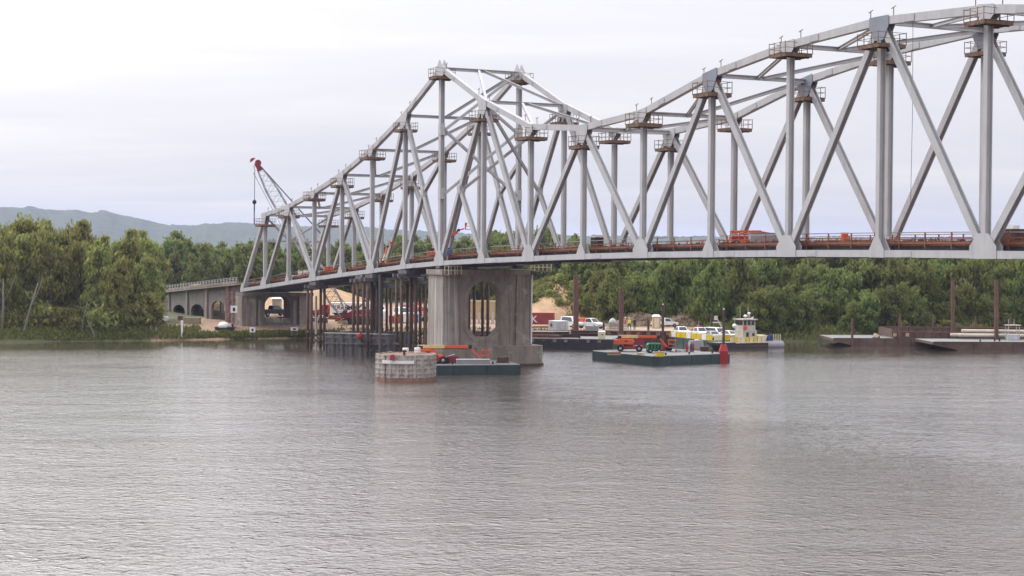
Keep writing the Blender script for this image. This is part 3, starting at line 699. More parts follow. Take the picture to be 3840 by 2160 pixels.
for a0, a1, z, hgt, mt in ((-2.35, -1.25, 2.05, .34, 'white'),):
    n_ = 14; m = MB(); vs = []
    for k in range(n_+1):
        a = a0+(a1-a0)*k/n_
        for r_, zz_ in ((CR+.09, z-hgt/2), (CR+.14, z-hgt/2), (CR+.14, z+hgt/2), (CR+.09, z+hgt/2)):
            vs.append((-11+r_*math.cos(a), 173.4+r_*math.sin(a), zz_))
    fs = [(4*k+i, 4*k+(i+1) % 4, 4*k+4+(i+1) % 4, 4*k+4+i) for k in range(n_) for i in range(4)] + [(3,2,1,0), (4*n_, 4*n_+1, 4*n_+2, 4*n_+3)]
    m.add(vs, fs).build('rub_plate', mt, cell)
for a in (-2.22,):
    MB().box((-11+(CR+.1)*math.cos(a), 173.4+(CR+.1)*math.sin(a), 1.35), (.06, .07, 2.6), a).build('ladder_rail', 'rust_dark', cell)
tag(MB().box((-11+(CR+.3)*math.cos(-1.93), 173.4+(CR+.3)*math.sin(-1.93), 2.48), (.34, .36, .46), -1.93).box((-11+(CR+.3)*math.cos(-1.93), 173.4+(CR+.3)*math.sin(-1.93), 2.76), (.22, .24, .12), -1.93).build('marker_box', 'red', None), 'small red marker box on the rim of the round mooring cell', 'marker')
for x, y, l in ((-9.9, 173.2, 'white barrel on the left of the mooring cell top'), (-8.7, 173.9, 'white barrel by the right rim of the mooring cell top')):
    bo = thing('white_barrel', l, 'barrel', (x-1.2, y+1.2, CZ))
    MB().lathe((x-1.2, y+1.2, CZ-.05), [(.30,0),(.33,.08),(.33,.52),(.30,.58)], 14).build('drum', 'white', bo); MB().lathe((x-1.2, y+1.2, CZ+.25), [(.345,-.03),(.345,.03)], 14).build('hoop', 'grey_light', bo)
bl = thing('bollard', 'rusty iron bollard at the front rim of the mooring cell', 'bollard', (-11.0, 170.7, CZ))
MB().lathe((-11.0, 170.7, CZ-.05), [(.26,0),(.14,.08),(.13,.42),(.24,.5),(.2,.58)], 12).build('post', 'rust_dark', bl); MB().beam((-11.3,170.7,CZ+.36), (-10.7,170.7,CZ+.36), .08, .08).build('horn', 'rust_dark', bl)
# ---------------------------------------------------------------- builders: vehicles and plant (local x = forward)
def wheel(o, x, y, r_, w=.28, name='wheel'):
    Mx = Matrix.Rotation(math.pi/2, 3, 'X')
    t_ = MB().lathe((x, y, r_), [(r_*.62,-w/2),(r_*.94,-w/2),(r_,-w*.3),(r_,w*.3),(r_*.94,w/2),(r_*.62,w/2)], 16, Mx).build(name, 'tyre', o, True)
    MB().lathe((x, y, r_), [(r_*.2,-w*.56),(r_*.6,-w*.44),(r_*.6,w*.44),(r_*.2,w*.56)], 12, Mx).build('rim', 'chrome', t_, True)
def vehicle(kind, loc, rz, mat, label, cat='pickup truck', group='parked vehicles'):
    o = thing('pickup_truck' if kind == 'pickup' else ('parked_van' if kind == 'van' else 'parked_car'), label, cat, loc, rz, group)
    L_, W_ = (5.4, 1.95) if kind == 'pickup' else ((5.3, 1.98) if kind == 'van' else (4.6, 1.8))
    fy = lambda a, b, c: Vector((a, c, b))
    if kind == 'pickup':
        body = [(-2.7,.5),(2.55,.45),(2.7,.7),(2.65,1.0),(1.25,1.16),(-.75,1.18),(-2.7,1.15)]; c0, c1, t0, t1, zc = -.72, 1.3, -.55, .55, 1.86
    elif kind == 'van':
        body = [(-2.65,.45),(2.5,.42),(2.65,.7),(2.55,1.05),(1.6,1.2),(-2.62,1.2)]; c0, c1, t0, t1, zc = -2.6, 1.7, -2.5, .9, 2.1
    else:
        body = [(-2.3,.4),(2.2,.35),(2.3,.6),(2.2,.82),(1.1,.95),(-1.6,.98),(-2.25,.9)]; c0, c1, t0, t1, zc = -1.75, 1.2, -1.1, .35, 1.48
    zb = 1.14 if kind != 'car' else .94
    b = MB().prism(body, fy, -W_/2, W_/2).build('body', mat, o, True)
    if kind == 'pickup': MB().box((-1.75, 0, 1.19), (1.75, W_-.22, .03)).build('bed', 'black', o, True)
    hw, tw = W_/2-.06, W_/2-.26
    MB().hexa([(c0,-hw,zb),(c1,-hw,zb),(c1,hw,zb),(c0,hw,zb),(t0,-tw,zc),(t1,-tw,zc),(t1,tw,zc),(t0,tw,zc)]).build('cabin', mat, o, True)
    def lerp3(p, q, k): return Vector(p)+(Vector(q)-Vector(p))*k
    def pane(a, b_, c_, e, out):
        out = Vector(out)*.015; cn = (Vector(a)+Vector(b_)+Vector(c_)+Vector(e))/4
        q = [cn + (Vector(p)-cn)*.82 + out for p in (a, b_, c_, e)]
        MB().hexa([p - out*.8 for p in q] + q).build('window', 'window', o, True)
    pane((c1,-hw,zb),(c1,hw,zb),(t1,tw,zc),(t1,-tw,zc),(1,0,.4)); pane((c0,hw,zb),(c0,-hw,zb),(t0,-tw,zc),(t0,tw,zc),(-1,0,.3))
    for s_ in (-1, 1):
        pane((c0,s_*hw,zb),(c1,s_*hw,zb),(t1,s_*tw,zc),(t0,s_*tw,zc),(0,s_,.2))
        wheel(o, L_*.31, s_*(W_/2-.1), .38 if kind != 'car' else .33); wheel(o, -L_*.30, s_*(W_/2-.1), .38 if kind != 'car' else .33)
        MB().box((L_/2-.03, s_*(W_/2-.28), zb-.3), (.08, .36, .18)).build('headlight', 'white', o, True)
        MB().box((-L_/2+.02, s_*(W_/2-.14), zb-.2), (.06, .16, .3)).build('tail_light', 'red', o, True)
    MB().box((L_/2, 0, .55), (.14, W_-.1, .2)).build('bumper', 'chrome', o, True)
    MB().box((-L_/2, 0, .55), (.14, W_-.1, .18)).build('bumper', 'chrome', o, True)
    return o
def boom_lift(loc, rz, label, raised=0.0, scale=1.0, blen=5.4):
    o = thing('boom_lift', label, 'boom lift', loc, rz, 'orange boom lifts'); o.scale = (scale*.92,)*3
    MB().box((0.2, 0, .62), (3.3, 1.5, .34)).build('chassis', 'red', o, True)
    MB().box((.2, 0, .45), (2.6, .5, .2)).build('axle_frame', 'black', o, True)
    for x in (-1.05, 1.45):
        for y in (-.95, .95): wheel(o, x, y, .45, .34)
    MB().lathe((0, 0, .78), [(.62,0),(.62,.2),(.5,.24)], 18).build('turntable', 'black', o, True)
    hood = [(-1.55,1.0),(.6,1.0),(.75,1.25),(.55,1.62),(-.1,1.72),(-1.3,1.70),(-1.62,1.5)]
    h_ = MB().prism(hood, lambda a, b, c: Vector((a, c, b)), -1.0, -.22).build('hood', 'orange', o, True)
    MB().prism(hood, lambda a, b, c: Vector((a, c, b)), .22, 1.0).build('hood', 'orange', o, True)
    MB().box((-.3, -1.015, 1.42), (.5, .03, .12)).build('vent', 'black', h_, True)
    MB().box((-1.75, 0, 1.3), (.36, 1.7, .62)).build('counterweight', 'orange', o, True)
    a = Vector((-1.3, 0, 2.0)); c, s_ = math.cos(raised), math.sin(raised); ax = Vector((c, 0, s_)); up = Vector((-s_, 0, c))
    MB().box((-1.2, 0, 1.75), (.5, .36, .7)).build('boom_mount', 'black', o, True)
    MB().beam(a, a+ax*blen*.5, .34, .40, up).build('boom', 'boom_cream', o, True)
    MB().beam(a+ax*blen*.5, a+ax*blen, .28, .32, up).build('boom', 'orange', o, True)
    MB().beam(a+ax*.4+up*-.27, a+ax*blen*.97+up*-.24, .12, .12, up).build('hose_track', 'rust', o, True)
    MB().beam(a+ax*1.2+up*-.3, Vector((-.2, 0, 1.55)), .14, .14).build('lift_cylinder', 'chrome', o, True)
    e = a+ax*(blen+.1); MB().box(e, (.42, .4, .46)).build('boom_tip', 'black', o, True)
    if raised < .2: q = e+Vector((1.15, 0, -1.35))
    else: q = e+Vector((.9, 0, .25))
    MB().beam(e, q, .22, .22).build('jib', 'orange', o, True)
    k = thing_part(o, q+Vector((.15, 0, -.1)))
    return o
def thing_part(o, b):
    f = MB().box(b+Vector((.55, 0, 0)), (.95, 1.7, .07)).build('basket', 'black', o, True)
    for h_ in (.5, 1.05):
        for y in (-.85, .85): MB().beam(b+Vector((.08, y, h_)), b+Vector((1.02, y, h_)), .06, .06).build('rail', 'orange', f, True)
        for x in (.08, 1.02): MB().beam(b+Vector((x, -.85, h_)), b+Vector((x, .85, h_)), .06, .06).build('rail', 'orange', f, True)
    for x in (.08, 1.02):
        for y in (-.85, 0, .85): MB().box(b+Vector((x, y, .53)), (.06, .06, 1.06)).build('rail_post', 'orange', f, True)
    MB().box(b+Vector((.2, 0, .8)), (.2, .5, .4)).build('control_box', 'red', f, True)
    return f
def barge(label, c, u, L_, W_, z0, z1, hull, deck, cat='barge', rake=0.0, name='deck_barge', seams=5, rake2=0.0):
    u = Vector((*u, 0)).normalized(); v = Vector((-u.y, u.x, 0)); c = Vector((*c, 0))
    o = thing(name, label, cat, c)
    MB().prism([(0,z1),(L_,z1),(L_,z1-.35 if rake2 else z0),(L_-rake2,z0),(rake,z0),(0,z1-.35 if rake else z0)], lambda a, b, t_: c+u*a+v*t_+Vector((0,0,b)), 0, W_).build('hull', hull, o)
    MB().prism([(.06,.06),(L_-.06,.06),(L_-.06,W_-.06),(.06,W_-.06)], lambda a, b, t_: c+u*a+v*b+Vector((0,0,t_)), z1, z1+.03).build('deck', deck, o)
    ang = math.atan2(u.y, u.x)
    for k in range(1, seams):
        MB().box(c+u*(L_*k/seams)-v*.012+Vector((0,0,(max(z0,0)+z1)/2)), (.07, .03, z1-max(z0,0)-.06), ang).build('hull_seam', 'black', o)
    for yy in (.04, W_-.04): MB().beam(c+u*.1+v*yy+Vector((0,0,z1+.05)), c+u*(L_-.1)+v*yy+Vector((0,0,z1+.05)), .1, .1).build('gunwale', 'grey_light' if hull in ('barge_green','barge_black') else 'barge_rust', o)
    for k in range(3):
        q = c+u*(L_*(.2+.3*k))+v*.45+Vector((0,0,z1)); b_ = MB().lathe(q, [(.13,0),(.10,.06),(.10,.3),(.15,.36)], 10).build('bollard', 'black', o)
    return o, c, u, v

# green barge with a boom lift, moored in front of the river pier
b1, c, u, v = barge('dark green flat barge moored between the round cell and the river pier', (-13.6, 179.0), (8.9, 1.9), 14.9, 6.4, -.8, 1.05, 'barge_green', 'barge_deck', seams=4)
q = PZ(1083, 915, 1.08); boom_lift((q.x, q.y+.6, 1.08), .04, 'orange boom lift on the green barge in front of the river pier', 0, 1.0, 5.9)
q = PZ(1107, 914, 1.08)
tk = thing('fuel_tank', 'bright orange fuel tank at the left end of the barge by the pier', 'tank', (q.x, q.y-.3, 1.08))
MB().lathe((q.x, q.y-.3, 1.3), [(.05,-.1),(.36,0),(.40,.2),(.40,.55),(.34,.75),(.05,.85)], 16).build('tank', 'orange', tk, smooth=True); MB().box((q.x, q.y-.3, 1.15), (.8, .6, .18)).build('stand', 'black', tk)
q = PZ(1140, 914, 1.08)
wd_ = thing('welding_set', 'dark red welding set with slanted lid on the barge by the pier', 'machine', (q.x, q.y, 1.08))
MB().box((q.x, q.y, 1.5), (1.3, .7, .7)).build('body', 'crane_red', wd_); MB().box((q.x-.7, q.y-.1, 1.42), (.5, .6, .6)).build('engine', 'black', wd_); MB().beam((q.x-.6, q.y, 1.85), (q.x+.2, q.y, 2.1), .5, .05).build('lid', 'grey_light', wd_)
q = PZ(1190, 916, 1.08)
MBt = thing('deck_box', 'low grey steel box lying mid deck on the barge by the pier', 'box', (q.x, q.y, 1.08))
MB().box((q.x, q.y, 1.33), (3.6, 1.4, .5), .1).build('box', 'grey_box', MBt); MB().box((q.x, q.y, 1.60), (3.7, 1.5, .05), .1).build('lid', 'grey_light', MBt)
q = PZ(1287, 913, 1.08)
sk = thing('tool_skid', 'rusty tool skid by the lift basket on the green barge', 'skid', (q.x-1, q.y, 1.08)); MB().box((q.x-1, q.y, 1.42), (1.3, .8, .6), .1).build('bin', 'rust_dark', sk); MB().box((q.x-1, q.y, 1.12), (1.5, .9, .08), .1).build('base', 'rust', sk)

# square barge out in the stream
b2, c, u, v = barge('square dark green barge with two spuds floating right of the pier', (16.6, 196.7), (9.9, 6.5), 12.0, 12.0, -.8, 1.12, 'barge_green', 'barge_deck', seams=4)
q = PZ(1581, 884, 1.15); boom_lift((q.x, q.y, 1.15), -.10, 'orange boom lift on the square green barge in the stream', 0, 1.0, 5.2)
q = PZ(1645, 888, 1.15)
cp = thing('air_compressor', 'green wheeled air compressor on the square barge', 'compressor', (q.x, q.y, 1.15), .12)
MB().prism([(-.85,.35),(.85,.35),(.9,1.0),(.75,1.2),(-.7,1.22),(-.9,1.0)], lambda a, b, t_: Vector((a, t_, b)), -.55, .55).build('canopy', 'green_machine', cp, True)
for x in (-.55, .5):
    for y in (-.5, .5): wheel(cp, x, y, .3, .2)
for k in range(4): MB().box((-.6+k*.4, -.565, .8), (.26, .03, .5)).build('louvre', 'black', cp, True)
MB().beam((.9, 0, .4), (1.6, 0, .3), .08, .08).build('tow_bar', 'black', cp, True); MB().box((0, 0, .3), (1.8, .9, .12)).build('frame', 'black', cp, True)
q = PZ(1750, 877, 1.15)
gs = thing('generator_box', 'grey sloped generator housing near the right spud of the barge', 'generator', (q.x, q.y, 1.15), .25)
MB().hexa([(-.95,-.6,0),(.95,-.6,0),(.95,.6,0),(-.95,.6,0),(-.75,-.5,1.05),(.8,-.5,1.05),(.8,.5,1.05),(-.75,.5,1.05)]).build('housing', 'grey_box', gs, True)
MB().box((.15, 0, 1.13), (.5, .35, .16)).build('lid', 'white', gs, True); MB().box((0, 0, .05), (2.3, 1.0, .1)).build('skid', 'black', gs, True)
q = PZ(1690, 884, 1.15)
hr = thing('hose_reel', 'dark hose reel between the compressor and the generator on the barge', 'reel', (q.x-.4, q.y, 1.15))
MB().lathe((q.x-.4, q.y, 1.6), [(.45,-.3),(.45,-.25),(.2,-.24),(.2,.24),(.45,.25),(.45,.3)], 16, Matrix.Rotation(math.pi/2, 3, 'X')).build('reel', 'black', hr); MB().box((q.x-.4, q.y, 1.2), (.9, .8, .1)).build('base', 'grey_light', hr)
q = PZ(1707, 885, 1.15); tag(MB().box((q.x, q.y, 1.3), (.7, .5, .3), .3).box((q.x+.8, q.y+.1, 1.27), (.5, .4, .24), .1).box((q.x+.3, q.y-.3, 1.24), (.35, .3, .18), .7).build('canvas_bundle', 'grey_light'), 'pale canvas bundles lying beside the hose reel on the barge', 'bundle')
bx_ = PZ(1530, 893, 1.15)
def deck_thing(x, y, name, label, cat, fn_):
    q = PZ(x, y, 1.15); o = thing(name, label, cat, (q.x, q.y, 1.15)); fn_(q, o)
def _timber(q, o):
    for k in range(4): MB().box((q.x+.02*k, q.y-.3+.22*k, 1.24), (1.7, .18, .16), .25).build('plank', 'timber_deck', o)
    for k in range(3): MB().box((q.x, q.y-.2+.22*k, 1.41), (1.6, .18, .14), .25).build('plank', 'rust', o)
deck_thing(1545, 893, 'timber_stack', 'small stack of planks left of the orange lift on the square barge', 'timber', _timber)
def _coil(q, o):
    for k in range(3): MB().lathe((q.x, q.y, 1.2+.1*k), [(.30,-.04),(.45,-.04),(.45,.05),(.30,.05)], 16).build('rope_turn', 'panel_pale', o)
deck_thing(1612, 893, 'rope_coil', 'coiled mooring rope between the lift and the green compressor', 'rope', _coil)
def _rack(q, o):
    for k in range(4): MB().lathe((q.x+.26*k, q.y, 1.18), [(.11,0),(.12,.05),(.12,.95),(.05,1.08),(.04,1.2)], 10).build('gas_bottle', ('red', 'grey_light', 'barge_green', 'red')[k], o)
    MB().beam((q.x-.15, q.y-.15, 1.7), (q.x+.95, q.y-.15, 1.7), .05, .05).build('rack_rail', 'rust_dark', o)
deck_thing(1728, 886, 'gas_bottle_rack', 'rack of four gas bottles left of the grey generator on the barge', 'rack', _rack)
def _bin(q, o): MB().hexa([(q.x-.45,q.y-.3,1.16),(q.x+.45,q.y-.3,1.16),(q.x+.45,q.y+.3,1.16),(q.x-.45,q.y+.3,1.16),(q.x-.6,q.y-.4,1.7),(q.x+.6,q.y-.4,1.7),(q.x+.6,q.y+.4,1.7),(q.x-.6,q.y+.4,1.7)]).build('skip', 'rust_dark', o); MB().box((q.x, q.y, 1.72), (1.0, .6, .12), .3).build('scrap', 'rust', o)
deck_thing(1772, 884, 'scrap_skip', 'low rusty skip of scrap right of the grey generator', 'skip', _bin)
def _cbox(q, o): MB().box((q.x, q.y, 1.42), (.9, .6, .5), .2).build('chest', 'yellow', o); MB().box((q.x, q.y, 1.7), (.95, .65, .06), .2).build('lid', 'grey_box', o)
deck_thing(1660, 897, 'tool_chest', 'small yellow tool chest at the front corner of the square barge', 'chest', _cbox)
def spud(x, ytop, Y, label, well):
    a = PY(x, ytop, Y); o = thing('barge_spud', label, 'spud', (a.x, Y, -1.5))
    MB().tube([(a.x, Y, -1.5), (a.x, Y, a.z)], .16, 12).build('post', 'rust_dark', o); MB().tube([(a.x, Y, a.z), (a.x, Y, a.z+.14)], .11, 10).build('tip', 'white', o)
    if well:
        MB().hexa([(a.x-.5, Y-.62, -.2), (a.x+.5, Y-.62, -.2), (a.x+.5, Y+.6, -.2), (a.x-.5, Y+.6, -.2), (a.x-.5, Y-.6, 1.5), (a.x+.5, Y-.6, 1.5), (a.x+.5, Y+.6, 1.5), (a.x-.5, Y+.6, 1.5)]).build('spud_well', 'red', o)
        MB().hexa([(a.x-.5, Y-.6, 1.5), (a.x+.5, Y-.6, 1.5), (a.x+.5, Y+.6, 1.5), (a.x-.5, Y+.6, 1.5), (a.x-.3, Y-.35, 2.25), (a.x+.3, Y-.35, 2.25), (a.x+.3, Y+.35, 2.25), (a.x-.3, Y+.35, 2.25)]).build('spud_guide', 'red', o)
        for k in (-.3, 0, .3): MB().box((a.x+k, Y-.64, .65), (.05, .06, 1.6)).build('guide_rib', 'crane_red', o)
    else:
        MB().hexa([(a.x-.45, Y-.45, 1.12), (a.x+.45, Y-.45, 1.12), (a.x+.45, Y+.45, 1.12), (a.x-.45, Y+.45, 1.12), (a.x-.3, Y-.3, 2.1), (a.x+.3, Y-.3, 2.1), (a.x+.3, Y+.3, 2.1), (a.x-.3, Y+.3, 2.1)]).build('spud_guide', 'red', o)
spud(1821, 779, 203.0, 'dark spud post in a red well at the right corner of the barge', True)
spud(1668, 767, 207.5, 'slim dark spud post rising mid deck behind the green compressor', False)

# ---------------------------------------------------------------- dock: dark barge, stacked beams, sheds
b3, c, u, v = barge('long dark moored barge loaded with steel beams behind the river pier', (-9.0, 232.3), (22.8, -4.4), 23.2, 9.5, -.8, 1.45, 'barge_black', 'barge_deck', seams=7)
rr = random.Random(21); nb = 0
for k in range(15):
    a0 = rr.uniform(1.0, 6); y0 = 1.0 + (k % 8)*.95; lay = k//8
    L_ = rr.uniform(11, 15.5); p = c+u*a0+v*y0; e = (u*.985+v*.09*rr.uniform(-1, 1)).normalized()
    nb += 1
    z = 1.48+.19+lay*.42
    m = MB().ibeam(p+Vector((0,0,z)), p+e*L_+Vector((0,0,z)), .34, .38, (0,0,1), .05, .05).build('steel_beam', ['rust', 'grey_light', 'rust_dark', 'panel_pale'][k % 4])
    tag(m, f'long steel beam lying on the dark moored barge, {ordn(nb)} counting from its river edge' if lay == 0 else f'long steel beam in the upper layer on the dark barge, {ordn(nb-8)} from the river edge', 'beam', 'steel beams stacked on the moored barge')
for k in range(9):
    q = c+u*(9.0+k*1.55)-v*.14+Vector((0,0,.95)); MB().box(q+Vector((0,0,.22)), (.45, .14, .36), math.atan2(u.y, u.x)).build('fender', 'concrete_dark' if k % 3 else 'rust_dark', b3)
def container(loc, size, rz, mat, label, doors=True, cat='container', name='storage_container', roof=None):
    o = thing(name, label, cat, loc, rz); L_, W_, h_ = size
    MB().box((0, 0, h_/2), (L_, W_, h_)).build('shell', mat, o, True)
    n_ = max(4, int(L_/.45))
    for k in range(n_):
        for s_ in (-1, 1): MB().box((-L_/2+L_*(k+.5)/n_, s_*(W_/2+.02), h_/2), (L_/n_*.5, .05, h_*.88)).build('rib', mat, o, True)
    MB().box((0, 0, h_+.03), (L_+.08, W_+.08, .07)).build('roof', roof or mat, o, True)
    if doors:
        for s_ in (-1, 1): MB().box((L_/2+.02, s_*W_*.235, h_*.49), (.05, W_*.44, h_*.9)).build('door', mat, o, True)
        for y in (-.12, .12): MB().beam((L_/2+.07, y*W_*2, .1), (L_/2+.07, y*W_*2, h_*.95), .05, .05).build('lock_rod', 'chrome', o, True)
    return o
q = PZ(1405, 836, 1.9)
ct = container((q.x, q.y+.6, 1.48), (2.3, 1.9, 2.0), -1.05, 'grey_light', 'pale grey storage container with round mark by the tall pile', roof='white')
Mx = Matrix.Rotation(math.pi/2, 3, 'X')
MB().lathe((-.3, -1.0, 1.45), [(.20,0),(.30,0),(.30,.03),(.20,.03)], 16, Mx).build('emblem', 'crane_red', ct, True)
q = PZ(1489, 839, 1.6); container((q.x, q.y+.3, 1.48), (1.4, 1.3, 1.15), -.9, 'grey_box', 'small grey equipment box on the dark barge, right of the tall pile')
q = PZ(1514, 853, 1.48)
ic = thing('ice_chest', 'small white cabinet with lid near the right end of the dark barge', 'cabinet', (q.x, q.y+.4, 1.48), -.1)
MB().box((0, 0, .48), (1.0, .8, .96)).build('cabinet', 'cream', ic, True); MB().hexa([(-.55,-.45,.96),(.55,-.45,.96),(.55,.45,.96),(-.55,.45,.96),(-.4,-.3,1.14),(.4,-.3,1.14),(.4,.3,1.14),(-.4,.3,1.14)]).build('lid', 'white', ic, True)
MB().box((.1, -.41, .6), (.22, .03, .14)).build('latch', 'black', ic, True)
container((4.6, 262, 2.0), (4.2, 2.2, 1.75), .05, 'brick_red', 'red steel container with white letter beyond the river pier', doors=False)
def letters(txt, loc, size, rz, mat, parent=None, name='lettering', ext=.01):
    cu = bpy.data.curves.new(name, 'FONT'); cu.body = txt; cu.size = size; cu.extrude = ext; cu.offset = size*.012
    tmp = bpy.data.objects.new('tmp_text', cu); col.objects.link(tmp); bpy.context.view_layer.update()
    me = bpy.data.meshes.new_from_object(tmp.evaluated_get(bpy.context.evaluated_depsgraph_get())); col.objects.unlink(tmp); bpy.data.objects.remove(tmp)
    me.name = name; me.materials.clear(); me.materials.append(MT[mat])
    o = bpy.data.objects.new(name, me); col.objects.link(o); o.rotation_euler = (math.pi/2, 0, rz)
    o.location = Vector(loc) - (wloc(parent) if parent else Vector((0,0,0)))
    if parent: o.parent = parent
    return o
kc = [o for o in col.objects if o.get('label', '').startswith('red steel container')][0]
kc.rotation_euler = (0, 0, 0); letters('K', (3.0, 260.84, 2.35), 1.5, 0, 'lettering_white', kc)

# sheet pile dock with gravel top
dk = thing('sheet_pile_dock', 'rust brown sheet pile dock with tan gravel top at the ferry ramp', 'dock', (13, 247, 0))
cs, u, v, ob = sheet_loop((12.6, 247.0), (25.6, 245.6), 9.5, -1.5, 1.78, dk, .7, .12)
for m in ob: m.build('sheet_pile', 'sheet_rust', dk)
MB().prism([(0,.05),(13.0,.05),(13.0,9.4),(0,9.4)], lambda a, b, t_: cs[0]+u*a+v*b+Vector((0,0,t_)), 1.2, 1.86).build('gravel_top', 'timber_deck', dk)
MB().beam(cs[0]-v*.2+Vector((0,0,1.72)), cs[1]-v*.2+Vector((0,0,1.72)), .2, .16).build('cap_beam', 'rust', dk)
for k, (x, h_) in enumerate(((1.0, 1.1), (7.6, 1.6), (11.6, .9))): MB().box(cs[0]+u*x+v*.5+Vector((0,0,1.8+h_/2)), (.3, .3, h_), 0).build('mooring_post', 'rust_dark', dk)
lk = thing('red_work_skiff', 'dark red work float at the foot of the sheet pile dock', 'float', (18.5, 244.4, 0))
MB().prism([(-1.4,.9),(1.4,.9),(1.2,-.2),(-1.2,-.2)], lambda a, b, t_: Vector((18.0+a, 243.6+t_, b)), 0, 1.6).build('hull', 'crane_red', lk)
MB().beam((17.0, 243.6, 1.6), (19.0, 243.6, 1.6), .06, .06).build('rail', 'red', lk)
for x in (17.0, 18, 19.0): MB().box((x, 243.6, 1.25), (.06, .06, .75)).build('rail_post', 'red', lk)
# ---------------------------------------------------------------- car ferry and towboat
fA, fu, fv = Vector((28.2, 235.0, 0)), Vector((-.42, .907, 0)), Vector((.907, .42, 0))
fe = thing('car_ferry', 'flat green car ferry with yellow side panels loaded with white vehicles', 'ferry', fA)
MB().prism([(-.6,.25),(0,-.6),(12.0,-.6),(13.0,.6),(13.0,1.0),(-.6,1.0)], lambda a, b, t_: fA+fu*a+fv*t_+Vector((0,0,b)), 0, 8.6).build('hull', 'ferry_green', fe)
MB().prism([(-.5,.1),(12.9,.1),(12.9,8.5),(-.5,8.5)], lambda a, b, t_: fA+fu*a+fv*b+Vector((0,0,t_)), 1.0, 1.04).build('deck', 'barge_deck', fe)
fang = math.atan2(fu.y, fu.x)
for k in range(9):
    a = .2+k*1.42
    MB().box(fA+fu*(a+.6)+fv*.12+Vector((0,0,1.42)), (1.25, .08, .80), fang).build('side_panel', 'yellow' if k % 3 != 1 else 'white', fe)
    MB().box(fA+fu*(a-.08)+fv*.12+Vector((0,0,1.45)), (.10, .14, .92), fang).build('panel_post', 'yellow', fe)
    if k < 6: MB().box(fA+fv*(a+.6)-fu*.42+Vector((0,0,1.42)), (.08, 1.25, .80), fang).build('side_panel', 'yellow' if k % 2 else 'cream', fe)
for k in range(4): MB().box(fA+fu*(1.8+k*3.0)-fv*.03+Vector((0,0,.45)), (.07, .06, .95), fang).build('hull_seam', 'barge_green', fe)
MB().prism([(13.0,1.0),(16.2,1.75),(16.2,1.9),(13.0,1.15)], lambda a, b, t_: fA+fu*a+fv*t_+Vector((0,0,b)), 1.2, 5.5).build('ramp', 'cream', fe)
faw = math.atan2(-fu.y, -fu.x)
for a, b, kd, mt, lb, ct in ((10.6, 1.3, 'pickup', 'white', 'white pickup truck nearest the ramp on the ferry deck', 'pickup truck'), (7.6, 2.6, 'pickup', 'white', 'white pickup truck second back from the ramp on the ferry', 'pickup truck'),
                             (5.6, 4.2, 'van', 'white', 'tall white van amidships on the ferry deck', 'van'), (2.4, 1.7, 'car', 'grey_light', 'silver car behind the yellow panels at the river end of the ferry', 'car'),
                             (2.6, 4.6, 'car', 'white', 'white car with sloped windscreen beside the towboat on the ferry', 'car'), (3.6, 7.0, 'car', 'black', 'black car farthest right on the ferry deck', 'car')):
    q = fA+fu*a+fv*b; vv = vehicle(kd, (q.x, q.y, 1.05), faw+.12*(b-3), mt, lb, ct, 'vehicles on the ferry'); vv.scale = (.78, .84, .80 if kd != 'van' else .72)
tT = Vector((30.1, 232.1, 0))
def T(a, b, z): return tT+fv*a+fu*b+Vector((0, 0, z))
tang = math.atan2(fv.y, fv.x)
tb = thing('towboat', 'small white towboat with square pilothouse moored beside the car ferry', 'towboat', T(4, 1.5, 0))
MB().prism([(-1.6,.85),(-1.5,.6),(.4,-.6),(6.7,-.6),(6.7,.85)], lambda a, b, t_: T(a, t_, b), 0, 3.0).build('hull', 'barge_black', tb)
MB().box(T(4.0, -.03, .86), (5.4, .16, .14), tang).build('rub_rail', 'cream', tb)
MB().box(T(3.9, -.012, .36), (5.3, .05, .24), tang).build('boot_stripe', 'rust_dark', tb)
MB().box(T(2.6, 1.5, .88), (8.0, 2.8, .06), tang).build('deck', 'barge_deck', tb)
for k in range(9): MB().box(T(.8+k*.64, .15, 1.28), (.54, .07, .72), tang).build('bulwark_panel', ('cream', 'yellow', 'cream', 'cream', 'yellow', 'cream', 'yellow', 'cream', 'cream')[k], tb)
h1 = MB().box(T(3.9, 1.5, 1.65), (2.3, 2.1, 1.5), tang).build('deck_house', 'boat_cream', tb)
MB().box(T(3.5, .43, 1.75), (.42, .05, 1.0), tang).build('door', 'window', h1); MB().box(T(4.5, .43, 1.95), (.4, .05, .4), tang).build('window', 'window', h1)
MB().box(T(3.9, 1.5, 2.45), (2.4, 2.2, .10), tang).build('house_roof', 'grey_light', tb)
h2 = MB().box(T(3.85, 1.5, 2.85), (2.1, 1.9, .75), tang).build('pilothouse', 'boat_cream', tb)
for k in range(4): MB().box(T(2.88+k*.64, .60, 3.62), (.12, .10, .80), tang).build('window_post', 'boat_cream', h2)
for k in range(3): MB().box(T(3.20+k*.64, .64, 3.60), (.50, .05, .66), tang).build('window', 'window', h2)
for b in (1.0, 1.9): MB().box(T(2.84, b, 3.60), (.06, .7, .62), tang).build('window', 'window', h2)
MB().box(T(3.87, 1.52, 3.60), (1.95, 1.7, .72), tang).build('pilothouse_band', 'boat_cream', h2)
MB().box(T(3.85, 1.5, 4.06), (2.6, 2.4, .13), tang).build('pilothouse_roof', 'panel_pale', tb)
MB().lathe(T(3.7, 1.3, 4.12), [(.06,0),(.08,.25),(.26,.30),(.28,.48),(.1,.6)], 12).build('radar_dome', 'white', tb, smooth=True)
MB().lathe(T(4.3, 1.3, 4.12), [(.05,0),(.06,.6),(.20,.66),(.22,.85),(.08,.95)], 12).build('searchlight', 'white', tb, smooth=True)
